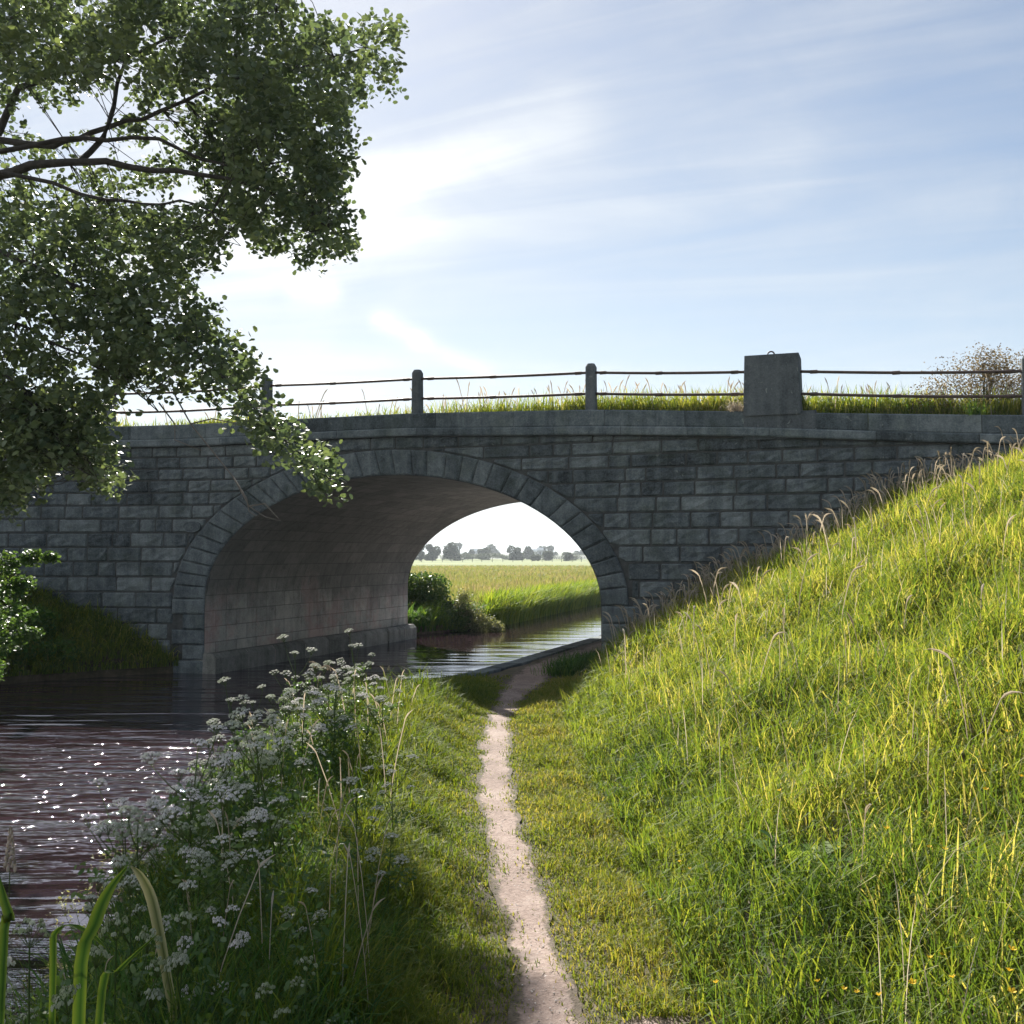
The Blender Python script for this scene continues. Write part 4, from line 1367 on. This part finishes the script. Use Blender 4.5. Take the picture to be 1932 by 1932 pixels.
# shrub beyond the bridge dropping to the water, and its flowering neighbour
lob = []
for (X, Y, z, rx, rz) in ((-2.5, 27.6, 0.15, .65, .7), (-1.95, 27.5, 0.0, .6, .6), (-1.45, 27.4, -0.05, .4, .45), (-2.3, 27.8, 0.75, .55, .4), (-2.9, 27.8, 0.6, .5, .6), (-2.95, 27.3, -0.1, .6, .4), (-2.3, 27.2, -0.25, .5, .25), (-2.75, 26.8, -0.15, .5, .3)):
    lob.append((X, Y, z, rx, .5, rz))
shrub('waterside_shrub', 'dense dark green shrub at the far left end of the arch', (-2.2, 27.6, -0.3), lob, 12, 0.085, M['bush'], 210, stems=6, spread=(0.1, 0.1, 0.08))
lob = []
for (X, Y, z, rx, rz) in ((-1.05, 27.3, -0.05, .3, .45), (-0.75, 27.2, -0.18, .35, .22), (-1.3, 27.2, 0.35, .22, .35), (-0.45, 27.2, -0.26, .2, .12)):
    lob.append((X, Y, z, rx, .3, rz))
M['pale'] = foliage_mat('pale flowering leaf', [(0.0, (0.08, 0.11, 0.05)), (0.5, (0.22, 0.24, 0.14)), (1.0, (0.42, 0.40, 0.30))], 0.35)
shrub('flowering_shrub', 'pale flowering plants spilling into the canal beside the dark shrub beyond the arch', (-0.9, 27.3, -0.3), lob, 12, 0.05, M['pale'], 120, stems=5, spread=(0.06, 0.06, 0.05))

# dry bramble on the right end of the parapet
lob = []
for (t, d, z, r) in ((11.9, 0.55, 3.95, .34), (12.3, 0.6, 4.1, .36), (12.6, 0.7, 3.9, .4), (12.4, 0.6, 4.2, .22), (12.9, 0.9, 4.1, .4), (11.6, .5, 3.75, .22)):
    X = OX + t * AX + d * NX; Y = OY + t * AY + d * NY
    lob.append((X, Y, z, r, r * .6, r))
b0 = (OX + 12.3 * AX + 0.6 * NX, OY + 12.3 * AY + 0.6 * NY, 3.4)
M['dry'] = foliage_mat('dry leaf', [(0.0, (0.08, 0.07, 0.045)), (0.5, (0.18, 0.15, 0.10)), (1.0, (0.32, 0.27, 0.20))], 0.35, tmul=(1.3, 1.1, 0.6))
shrub('dry_shrub', 'wiry brown dried shrub behind the rails at the right end of the bridge', b0, lob, 9, 0.03, M['dry'], 150, stems=110, spread=(0.09, 0.09, 0.09), sr=0.26)
# grass tuft growing from the coping
for (t, z, n, lab) in ((9.02, 3.70, 160, 'brownish dry grass tuft hanging over the coping left of the square pillar'), (12.15, 3.50, 140, 'green grass tuft hanging over the coping near the right end of the parapet')):
    X, Y, _ = fp(t, z, -0.02)
    P = np.stack([X + rng.normal(0, 0.05, n), Y + rng.normal(0, 0.03, n), np.full(n, z - 0.02)], 1)
    bag = Bag(); bag.add(*blades(P, rng.uniform(0.1, 0.34, n), rng.uniform(0.005, 0.009, n), rng.uniform(0.6, 2.6, n), 4, rng.normal(-1.9, 0.9, n), 0.4, rng.uniform(0, 1, n)))
    tag(bag.build('grass_tuft', M['seed'] if t < 10 else M['lush']), lab, 'grass tuft')


# ------------------------------------------------------------------ umbellifers
def copy_tree(o, parent=None):
    c = o.copy(); C.objects.link(c)
    if parent is not None: c.parent = parent
    for ch in list(o.children): copy_tree(ch, c)
    return c


def umbel_mesh(mb_s, mb_f, p, r, nray, openness, tint):
    """one compound umbel: rays from p ending in little domes"""
    up = Vector((random.uniform(-.25, .25), random.uniform(-.25, .25), 1)).normalized()
    a = up.orthogonal().normalized(); b = up.cross(a)
    for k in range(nray):
        ph = k * 2.39996; q = math.sqrt((k + 0.5) / nray)
        d = (up * math.cos(q * openness) + (a * math.cos(ph) + b * math.sin(ph)) * math.sin(q * openness))
        e = Vector(p) + d * r * random.uniform(0.92, 1.06)
        mb_s.tube([tuple(p), tuple(e)], 0.0011, 3, 0.6, cap=False)
        ur = r * 0.20 * random.uniform(0.8, 1.2); tn = min(1, max(0, tint + random.uniform(-.25, .25)))
        for j in range(11):
            pj = j * 2.39996; qj = math.sqrt((j + 0.5) / 11) * 1.35
            dd = d * math.cos(qj) + (a * math.cos(pj) + b * math.sin(pj)) * math.sin(qj)
            c_ = e + dd * ur; sz = ur * random.uniform(0.30, 0.46)
            n1 = dd.orthogonal().normalized(); n2 = dd.cross(n1)
            mb_f.poly([tuple(c_ + n1 * (sz * math.cos(w)) + n2 * (sz * math.sin(w)) + dd * random.uniform(-.1, .1) * sz) for w in (0, 1.26, 2.51, 3.77, 5.03)], tn)
            mb_s.tube([tuple(e), tuple(c_)], 0.0005, 3, 0.8, cap=False)


def make_umbellifer(hh, nhead, tint, rr=(0.042, 0.066), leafn=46):
    o = empty('umbellifer_plant', (0, 0, 0), 'x', 'flowering plant', 'white umbels massed at the water edge')
    st = MB(); heads = []
    top = Vector((random.uniform(-.08, .08), random.uniform(-.08, .08), hh))
    mid = top * 0.5 + Vector((random.uniform(-.03, .03), random.uniform(-.03, .03), 0))
    st.tube([(0, 0, -0.05), tuple(mid), tuple(top)], [0.006, 0.0045, 0.003], 5, 0.4)
    heads.append((top, random.uniform(*rr)))
    for k in range(nhead - 1):
        q = random.uniform(0.42, 0.85); s = top * q
        az = k * 2.4 + random.uniform(-.4, .4); L = random.uniform(0.14, 0.30) * hh / 0.8
        e = s + Vector((math.cos(az) * L * 0.75, math.sin(az) * L * 0.75, L * random.uniform(0.6, 1.1)))
        st.tube([tuple(s), tuple(s * 0.45 + e * 0.55 - Vector((0, 0, 0.02))), tuple(e)], [0.0035, 0.0028, 0.0022], 4, 0.5)
        heads.append((e, random.uniform(*rr) * 0.9))
    hs = []
    for (p, r) in heads:
        f = MB(); umbel_mesh(st, f, p, r, random.randint(11, 17), random.uniform(0.75, 1.25), tint)
        hs.append(f)
    st.build('stem', M['stem'], o)
    for f in hs: f.build('flower_head', M['white'], o)
    # ferny divided leaves
    Cn = []
    for k in range(7):
        q = random.uniform(0.1, 0.72); az = random.uniform(0, 6.3); L = random.uniform(0.10, 0.26)
        s = np.array(top * q)
        for j in range(4):
            Cn.append(s + np.array([math.cos(az), math.sin(az), 0.35]) * L * (j + 1) / 4 * 1.1)
    V, F, t = leaf_cloud(np.array(Cn), 7, (0.026, 0.026, 0.014), 0.036, round_=False, ar=0.8)
    np_mesh('leaves', V, [F], t, M['bush'], o)
    return o


protos = [make_umbellifer(0.84, 6, 0.6), make_umbellifer(0.72, 5, 0.35), make_umbellifer(0.62, 6, 0.55), make_umbellifer(0.78, 7, 0.8), make_umbellifer(0.55, 4, 0.25), make_umbellifer(0.68, 5, 0.12)]
spots = []
tries = 0
while len(spots) < 68 and tries < 20000:
    tries += 1
    Y = 3.7 + 6.7 * random.random() ** 1.1
    er = float(edge_r(Y)); wd = np.interp(Y, [3, 5, 8, 10.4], [1.0, 1.25, 1.15, 0.5])
    X = er - 0.05 + wd * random.random() ** 1.1
    if X > -0.42: continue
    if abs(X) > 0.51 * Y + 0.1: continue
    if any((X - a) ** 2 + (Y - b) ** 2 < 0.13 ** 2 for a, b in spots): continue
    spots.append((X, Y))
spots.sort(key=lambda s: s[1])
special = {len(spots) - 1: 'farthest white umbel plant, standing highest against the dark water below the arch'}
used = [False] * len(protos)
for i, (X, Y) in enumerate(spots):
    k = i % len(protos)
    if not used[k]: o = protos[k]; used[k] = True
    else: o = copy_tree(protos[k])
    o.location = (X, Y, float(hgt(X, Y)) if X > edge_r(Y) else WATER)
    s = random.uniform(0.82, 1.12) * np.interp(Y, [3, 4.5, 8], [0.72, 0.92, 1.0])
    if X > -0.9: s *= 0.8
    if Y > 6: s *= 0.86
    o.scale = (s, s, s); o.rotation_euler = (random.uniform(-.12, .12), random.uniform(-.12, .12), random.uniform(0, 6.28))
    o['label'] = 'white-flowered umbel plant in the dense clump at the water edge left of the path'
o = copy_tree(protos[0]); o.location = (-2.0, 9.6, -0.25); o.scale = (1.12,) * 3; o.rotation_euler = (0, 0, 1.0)
o['label'] = 'tallest white umbel plant standing against the dark water at the far end of the clump'
if 'group' in o: del o['group']
o = copy_tree(protos[3]); o.location = (-1.92, 5.15, -0.4); o.scale = (0.98,) * 3; o.rotation_euler = (0, 0, 4.0)
o['label'] = 'lone white umbel plant farthest out over the rippled water'
if 'group' in o: del o['group']


for (u, v, Y, k) in ((70, 1800, 2.6, 5), (215, 1765, 2.9, 5), (20, 1875, 2.6, 2), (345, 1835, 3.0, 4), (410, 1755, 3.3, 3),
                     (350, 1690, 3.6, 0), (250, 1690, 3.5, 1), (560, 1850, 3.0, 5)):
    p = at(u, v, Y); o = copy_tree(protos[k]); z0 = -0.2
    hh = (0.84, 0.72, 0.62, 0.78, 0.55, 0.68)[k]; sc = (p[2] - z0) / hh
    o.location = (p[0], Y, z0); o.scale = (sc * 0.6, sc * 0.6, sc); o.rotation_euler = (0, 0, random.uniform(0, 6.28))
    o['label'] = 'white-flowered umbel plant in the dense clump at the water edge left of the path'


# seed-head stalk by itself at the left edge and two above the clump
def reed_grass(X, Y, z0, h, lean, label, headlen=0.16):
    o = empty('grass_stalk', (X, Y, z0), label, 'grass stalk')
    mb = MB()
    tip = Vector((lean, 0.02, h)); mid = tip * 0.55 + Vector((-lean * 0.2, 0, 0))
    mb.tube([(0, 0, 0), tuple(mid), tuple(tip)], [0.003, 0.002, 0.0014], 5, 0.5)
    mb.build('stem', M['stem'], o)
    mb = MB()
    for k in range(44):
        q = k / 43; p = tip + Vector((lean * 0.5 * q * q, 0, headlen * q - (abs(lean) * 0.8 * q * q)))
        r = (0.012 * (1 - q) + 0.003); a = k * 2.4
        mb.ball((p.x + r * math.cos(a), p.y + r * math.sin(a), p.z), 0.0042 * (1.25 - q * .6), 5, 3, random.random(), 1.9, 0.2)
    mb.build('seed_head', M['seed'], o)


p = at(22, 1800, 3.0)
reed_grass(p[0] - 0.02, 3.0, -0.3, 1.03, 0.0, 'tall single seeding grass stalk against the rippled water at the left edge', 0.12)
reed_grass(-1.62, 9.0, -0.2, 0.86, -0.10, 'left of two drooping seed heads above the white flowers, in front of the arch water', 0.13)
reed_grass(-1.46, 9.0, -0.2, 0.84, -0.14, 'right of two drooping seed heads above the white flowers, in front of the arch water', 0.13)
reed_grass(-1.35, 11.2, -0.15, 0.55, 0.01, 'thin single stalk standing against the dark water left of the sunlit verge', 0.05)


# broad sword-shaped leaves at the lower left
def sword_plant(name, label, X, Y, z0, leaves, mat, pale=False):
    o = empty(name, (X, Y, z0), label, 'plant')
    for (pts, w) in leaves:
        mb = MB(); P = [Vector(p) for p in pts]
        rows = []
        n = 14
        for i in range(n + 1):
            q = i / n * (len(P) - 1); j = min(int(q), len(P) - 2); f = q - j
            a_ = P[max(j - 1, 0)]; b_ = P[j]; c_ = P[j + 1]; d_ = P[min(j + 2, len(P) - 1)]
            p = 0.5 * ((2 * b_) + (c_ - a_) * f + (2 * a_ - 5 * b_ + 4 * c_ - d_) * f * f + (-a_ + 3 * b_ - 3 * c_ + d_) * f ** 3)
            s = i / n
            ww = w * (0.75 + 0.5 * s) if s < 0.5 else w * (1.0 - ((s - 0.5) / 0.5) ** 2.4)
            side = Vector((0.92, 0.35, 0.1))
            rows.append([p - side * ww / 2, p - side * ww * 0.18 + Vector((0, 0.004, 0)), p + Vector((0, 0.008, 0)), p + side * ww * 0.18 + Vector((0, 0.004, 0)), p + side * ww / 2])
        mb.grid(rows, 0.5)
        mb.t = [(0.95, 0.5, 0.05, 0.5, 0.95)[k % 5] for k in range(len(mb.t))]
        lf = mb.build('leaf', mat if not (pale and leaves.index((pts, w)) == 1) else M['pale'], o, smooth=True)
        if pale and leaves.index((pts, w)) == 1: lf['label'] = 'pale cream bent leaf'
    return o


def rel(u, v, Y, b):
    p = at(u, v, Y); return (p[0] - b[0], p[1] - b[1], p[2] - b[2])


b = (at(160, 1900, 2.55)[0], 2.55, -0.12)
sword_plant('iris_plant', 'iris with one broad upright green leaf and a pale bent leaf at the lower left', b[0], b[1], b[2],
            [([(0, 0, 0), rel(150, 1860, 2.6, b), rel(178, 1745, 2.6, b), rel(205, 1680, 2.6, b), rel(242, 1632, 2.6, b)], 0.036),
             ([rel(345, 2000, 3.1, b), rel(318, 1860, 3.1, b), rel(300, 1760, 3.1, b), rel(284, 1690, 3.1, b), rel(262, 1648, 3.1, b), rel(246, 1634, 3.1, b)], 0.032),
             ([(0.02, 0, 0), rel(190, 1890, 2.6, b), rel(225, 1830, 2.6, b), rel(300, 1760, 2.6, b)], 0.022)], M['lush'], True)
b = (at(-10, 1900, 2.3)[0], 2.3, 0.0)
sword_plant('iris_plant', 'broad green blade cut by the left edge of the picture near the bottom', b[0], b[1], b[2],
            [([(0, 0, -0.1), rel(5, 1800, 2.3, b), rel(18, 1740, 2.3, b), rel(8, 1700, 2.3, b), rel(-4, 1650, 2.3, b)], 0.022)], M['lush'])
b = (at(100, 1900, 2.7)[0], 2.7, -0.1)
sword_plant('iris_plant', 'bluish leaf bent over in a hook against the bright water at the lower left', b[0], b[1], b[2],
            [([(0, 0, 0), rel(100, 1830, 2.7, b), rel(103, 1762, 2.7, b), rel(135, 1745, 2.7, b), rel(175, 1765, 2.7, b), rel(200, 1790, 2.7, b)], 0.02)], M['lush'])
for (u, v, Y, hh, w, lab) in ((405, 1830, 3.1, 0.42, 0.022, 'narrow upright green blade right of the broad iris leaf'), (455, 1850, 3.0, 0.40, 0.02, 'slanting green blade between the iris and the nearest white umbel')):
    p = at(u, v, Y); z0 = float(hgt(p[0], Y)) - 0.05
    sword_plant('iris_plant', lab, p[0], Y, z0, [([(0, 0, 0), (0.02, 0, hh * .5), (0.05, 0.02, hh)], w), ([(0.03, 0, 0), (-0.03, 0.03, hh * .45), (-0.10, 0.02, hh * .8)], w * .8)], M['lush'])


# dock plants
def dock(X, Y, z0, sc, label, mat, n=7):
    o = empty('dock_plant', (X, Y, z0), label, 'plant')
    for k in range(n):
        a = k * 2.4 + random.uniform(-.3, .3); L = sc * random.uniform(0.7, 1.1); el = random.uniform(0.5, 1.2)
        d = Vector((math.cos(a) * math.cos(el), math.sin(a) * math.cos(el), math.sin(el)))
        s = Vector((-math.sin(a), math.cos(a), 0))
        rows = []
        for i in range(9):
            q = i / 8
            p = d * L * q - Vector((0, 0, 0.35 * L * q * q)); w = 0.012 + 0.17 * L * math.sin(math.pi * min(1, max(0, (q - 0.15) / 0.85))) ** 0.8
            rows.append([p - s * w, p - Vector((0, 0, 0.006)), p + s * w])
        mb = MB(); mb.grid(rows, random.random()); mb.build('leaf', mat, o, smooth=True)


dock(1.16, 4.25, float(hgt(1.16, 4.25)) + 0.05, 0.30, 'broad-leaved dock plant in the dark hollow of the right bank', M['lush'])
p = at(60, 1850, 2.45); dock(p[0], 2.45, -0.05, 0.26, 'broad green leaves in the bottom left corner', M['lush'])
p = at(1560, 1500, 6); dock(3.25, 5.6, float(hgt(3.25, 5.6)) + 0.12, 0.22, 'yellowish broad-leaved weed high on the right bank', M['bank'], 5)


# buttercups
def buttercup():
    o = empty('buttercup', (0, 0, 0), 'x', 'flower', 'buttercups in the bank grass')
    mb = MB(); mb.tube([(0, 0, 0), (0.01, 0, 0.13), (0.0, 0.0, 0.26)], 0.0012, 4, 0.6); mb.build('stem', M['stem'], o)
    mb = MB()
    for k in range(5):
        a = 2 * math.pi * k / 5
        c, s = math.cos(a), math.sin(a); c1, s1 = math.cos(a + .5), math.sin(a + .5); c2, s2 = math.cos(a - .5), math.sin(a - .5)
        mb.poly([(0, 0, 0.26), (0.010 * c2, 0.010 * s2, 0.266), (0.013 * c, 0.013 * s, 0.270), (0.010 * c1, 0.010 * s1, 0.266)], random.random())
    mb.build('petals', M['yellow'], o)
    return o


bc = buttercup(); first = True
bspots = [(1575, 1866), (1582, 1872), (1395, 1878), (1640, 1862), (1735, 1800), (1722, 1790), (1770, 1590), (1755, 1575), (1505, 1505), (1862, 1795), (1880, 1850), (1895, 1860), (1840, 1860), (1730, 1852), (1300, 1630), (1285, 1640), (1690, 1580), (1560, 1592), (1830, 1440), (1880, 1400), (1610, 1920), (1700, 1900), (1260, 1700), (1900, 1480), (1850, 1500)]
for (u, v) in bspots:
    # march the view ray to the grass tops on the bank
    best = None
    for Y in np.arange(2.4, 14, 0.04):
        q = at(u, v, Y)
        if q[2] - 0.24 < float(hgt(q[0], Y)): best = q; break
    if best is None: continue
    o = bc if first else copy_tree(bc); first = False
    zz = float(hgt(best[0], best[1]))
    o.location = (best[0], best[1], zz + 0.03); o.rotation_euler = (random.uniform(0, .4), random.uniform(-.3, .3), random.uniform(0, 6))
    sc = random.uniform(0.7, 0.95); o.scale = (sc, sc, sc)
    o['label'] = 'small yellow buttercup in the long grass of the right bank'

# pebbles on the path (countless)
mb = MB()
for i in range(700):
    Y = 2.4 + 10 * random.random() ** 1.3; X = float(path_c(Y)) + random.gauss(0, 0.5) * float(path_w(Y))
    r = random.uniform(0.002, 0.0045)
    mb.ball((X, Y, float(hgt(X, Y)) + 0.012 + r * 0.3), r, 5, 3, random.random(), 0.55, 0.3)
tag(mb.build('gravel', M['gravel']), 'small pale pebbles scattered on the trodden path', 'gravel', kind='stuff')

# ------------------------------------------------------------------ distance: hills, fields, trees, farm
mb = MB(); rows = []
for i in range(60):
    x = -900 + i * 32
    top = 4.6 + 1.6 * math.sin(i * 0.35 + 1) + 1.0 * math.sin(i * 0.9)
    rows.append([(x, 520, -0.4), (x, 600, top * 0.5), (x, 700, top), (x, 900, top * 0.9), (x, 1100, -1)])
mb.grid(rows)
M['hill'] = plain_mat('hill pasture', (0.03, 0.05, 0.032), (0.07, 0.10, 0.05), 0.02, bump=0)
tag(mb.build('hills', M['hill'], smooth=True), kind='structure')


def far_tree(u0, u1, vt, vb, Y, label, name='field_tree', trunk=True):
    a = at(u0, vt, Y); b2 = at(u1, vb, Y)
    cx = (a[0] + b2[0]) / 2; w = (b2[0] - a[0]) / 2 * (1.12 if trunk else 1.0); zt = a[2]; zb = max(-0.15, -0.15)
    H = zt - zb
    o = empty(name, (cx, Y, zb), label, 'tree' if trunk else 'hedge')
    lobes = []
    nl = 9
    Cs = []
    for k in range(nl):
        lx = random.uniform(-.62, .62) * w; lz = H * (random.uniform(0.14, 0.78) if trunk else random.uniform(0.2, 0.72)); r = w * random.uniform(0.32, 0.5)
        rz = min(r, H * 0.3)
        p = rng.normal(0, 1, (110, 3)); p /= np.linalg.norm(p, axis=1)[:, None]
        p *= rng.uniform(0.6, 1.05, 110)[:, None] * np.array([r, r, rz])
        Cs.append(p + np.array([lx, random.uniform(-.4, .4) * w, lz]))
    Cn = np.concatenate(Cs); Cn[:, 2] = np.clip(Cn[:, 2], 0.1, H)
    V, F, t = leaf_cloud(Cn, 5, (w * .05, w * .05, H * .03), H * 0.09, False)
    np_mesh('crown' if trunk else 'foliage', V, [F], t, M['far'], o)
    if trunk:
        mb = MB(); mb.tube([(0, 0, 0), (0.1, 0, H * 0.3), (0, 0, H * 0.55)], [H * 0.035, H * 0.028, H * 0.012], 6); mb.build('trunk', M['bark'], o)
    return o


FT = [(783, 803, 1024, 1053, 330, 'leftmost far tree seen through the arch beside the vault edge'),
      (800, 830, 1025, 1050, 360, 'second far tree from the left through the arch, rounded and dark'),
      (834, 866, 1024, 1050, 350, 'broad far tree just left of the white barn'),
      (853, 872, 1020, 1040, 620, 'small round tree standing alone on the skyline above the white barn'),
      (873, 893, 1030, 1050, 480, 'small far tree just right of the white barn'),
      (902, 925, 1034, 1052, 420, 'low bushy tree in the field right of the barns'),
      (918, 952, 1026, 1046, 650, 'large domed tree on the skyline left of the middle of the arch'),
      (955, 990, 1028, 1053, 380, 'large dark tree at the middle of the arch view'),
      (982, 1005, 1030, 1050, 460, 'far tree right of the large dark middle tree'),
      (1000, 1020, 1041, 1053, 340, 'low round bush tree by the fence right of the middle'),
      (1010, 1030, 1027, 1044, 640, 'tall skyline tree beside the white roofs'),
      (1032, 1052, 1027, 1050, 600, 'round skyline tree right of the white roofs'),
      (1025, 1058, 1040, 1054, 350, 'wide dark bush tree near the fence on the right'),
      (1062, 1092, 1042, 1055, 330, 'rightmost rounded bush tree by the fence in the arch view'),
      (1080, 1112, 1036, 1048, 600, 'distant tree at the right edge of the arch view')]
for a in FT: far_tree(*a)
far_tree(830, 905, 1043, 1052, 400, 'low hedge below the white barn', 'hedge', False)
far_tree(1000, 1125, 1044, 1053, 430, 'long low hedge across the right half of the arch view', 'hedge', False)
far_tree(885, 960, 1043, 1053, 370, 'low dark hedge left of the large middle tree', 'hedge', False)
far_tree(768, 800, 1040, 1052, 390, 'hedge clump under the leftmost far trees', 'hedge', False)
far_tree(955, 1010, 1043, 1051, 560, 'short hedge behind the large middle tree', 'hedge', False)
far_tree(925, 965, 1045, 1052, 430, 'low hedge left of the middle tree', 'hedge', False)
far_tree(770, 830, 1046, 1051, 450, 'low hedge at the left of the arch view', 'hedge', False)

M['barnwall'] = plain_mat('barn wall', (0.30, 0.31, 0.32), (0.42, 0.43, 0.44), 0.3, bump=0)
M['barnroof'] = plain_mat('pale sheet roof', (0.80, 0.82, 0.84), (0.9, 0.9, 0.9), 0.2, bump=0, rough=0.4)


def barn(u0, u1, vt, vb, Y, label):
    a = at(u0, vt, Y); b2 = at(u1, vb, Y)
    w = b2[0] - a[0]; cx = (a[0] + b2[0]) / 2; zt = a[2]; z0 = float(-0.15); H = zt - z0; D = w * 0.5
    o = empty('farm_building', (cx, Y, z0), label, 'barn')
    e = H * 0.78
    mb = MB(); mb.box((-w / 2, -D / 2, 0), (w / 2, D / 2, e)); 
    for s in (-1, 1): mb.poly([(s * w / 2, -D / 2, e), (s * w / 2, D / 2, e), (s * w / 2, 0, H * 0.97)])
    wl = mb.build('wall', M['barnwall'], o)
    mb = MB(); k = 0.4
    for s in (-1, 1):
        mb.poly([(-w / 2 - k, s * (D / 2 + k), e - 0.1), (w / 2 + k, s * (D / 2 + k), e - 0.1), (w / 2 + k, 0, H), (-w / 2 - k, 0, H)])
        mb.poly([(-w / 2 - k, s * (D / 2 + k), e - 0.35), (w / 2 + k, s * (D / 2 + k), e - 0.35), (w / 2 + k, 0, H - .25), (-w / 2 - k, 0, H - .25)])
    mb.build('roof', M['barnroof'], o)
    mb = MB(); mb.box((-w * 0.12, -D / 2 - 0.05, 0), (w * 0.12, -D / 2 - 0.01, e * 0.8)); mb.build('door', M['bark'], o)


barn(843, 864, 1031, 1041, 500, 'long white-roofed barn left of the middle of the arch view')
barn(887, 902, 1035, 1040, 700, 'small white-roofed shed right of the barn')
barn(997, 1012, 1036, 1041, 520, 'white-roofed farm building left of the paired roofs')
barn(1014, 1024, 1033, 1038, 560, 'smaller white roof between the skyline trees')
barn(791, 799, 1040, 1044, 480, 'small pale building between the leftmost far trees')
barn(1037, 1044, 1041, 1045, 480, 'tiny white shed low among the trees on the right')

# haze
def haze():
    m = bpy.data.materials.new('haze'); m.use_nodes = True
    n = NT(m.node_tree); n.n.clear(); out = n.new('ShaderNodeOutputMaterial')
    v = n.new('ShaderNodeVolumePrincipled')
    v.inputs['Color'].default_value = (0.80, 0.88, 0.95, 1); v.inputs['Density'].default_value = 0.0004
    v.inputs['Anisotropy'].default_value = 0.25
    n.link(v.outputs[0], out.inputs['Volume'])
    mb = MB(); mb.box((-3600, -450, -3), (3600, 5600, 60)); o = mb.build('haze', m)
    tag(o, kind='stuff')


haze()

# leafy weeds and dry stalks mixed through the waterside clump
N = 3600
Y = 2.2 + 8.0 * rng.uniform(0, 1, N) ** 1.3; X = edge_r(Y) - 0.1 + rng.uniform(0, 1, N) ** 1.2 * np.interp(Y, [2, 5, 10], [1.0, 1.2, 0.7])
k = visible(X, Y, 0.2) & (sn(X, Y, 2.6, 0.4) > 0.38)
X, Y = X[k], Y[k]
Cw = np.stack([X, Y, np.maximum(hgt(X, Y), WATER) + rng.uniform(0.04, 0.46, len(X)) * (0.4 + 0.8 * sn(X, Y, 3.3))], 1)
V, F, t = leaf_cloud(Cw, 6, (0.035, 0.035, 0.03), 0.030, False, ar=0.8)
tag(np_mesh('waterside_weeds', V, [F], t, M['bush']), 'low leafy weeds filling the gaps between the white umbels at the water edge', 'weeds', kind='stuff')
N = 75
Y = 3.4 + 6.5 * rng.uniform(0, 1, N) ** 1.4; X = edge_r(Y) + rng.uniform(-0.05, 1.15, N)
k = visible(X, Y, 0.2)
seed_heads('dry_stalks', X[k], Y[k], np.maximum(hgt(X[k], Y[k]), WATER), 0.35, 0.7, 'dry brown grass stalks standing among the waterside weeds', 0.5, 0.6)
p = at(120, 1900, 2.8); dock(p[0], 2.8, -0.1, 0.24, 'small dock with broad leaves beside the iris at the lower left', M['lush'], 6)
p = at(330, 1880, 2.9); dock(p[0], 2.9, -0.05, 0.22, 'small dock low between the pale iris leaf and the umbels', M['bush'], 6)

# floating weed near the camera
bag = Bag()
X = rng.uniform(-3.0, -1.4, 900); Y = rng.uniform(3.6, 7.0, 900); k = (X < edge_r(Y) + 0.1) & (sn(X, Y, 3) > 0.4) & (X > -2.0 - 0.25 * (Y - 3.6))
Cw = np.stack([X[k], Y[k], np.full(k.sum(), WATER + 0.012)], 1)
V, F, t = leaf_cloud(Cw, 3, (0.03, 0.03, 0.004), 0.02, False)
tag(np_mesh('floating_weed', V, [F], t, M['pale']), 'small pale leaves of water weed floating at the edge of the canal', 'water weed', kind='stuff')

# field fence
fence = empty('field_fence', (0, 283, -0.15), 'post and wire fence crossing the far field', 'fence')
X = -36.0
while X < 30:
    mb = MB(); h = random.uniform(1.2, 1.4); hw = 0.07
    yy = random.uniform(-.3, .3)
    mb.box((X - hw, yy - hw, -0.2), (X + hw, yy + hw, h)); mb.build('post', M['bark'], fence)
    X += random.uniform(2.5, 2.9)
mb = MB()
for z in (0.5, 0.85, 1.15): mb.tube([(-38, 0, z), (32, 0, z)], 0.02, 4)
mb.build('wire', M['bark'], fence)
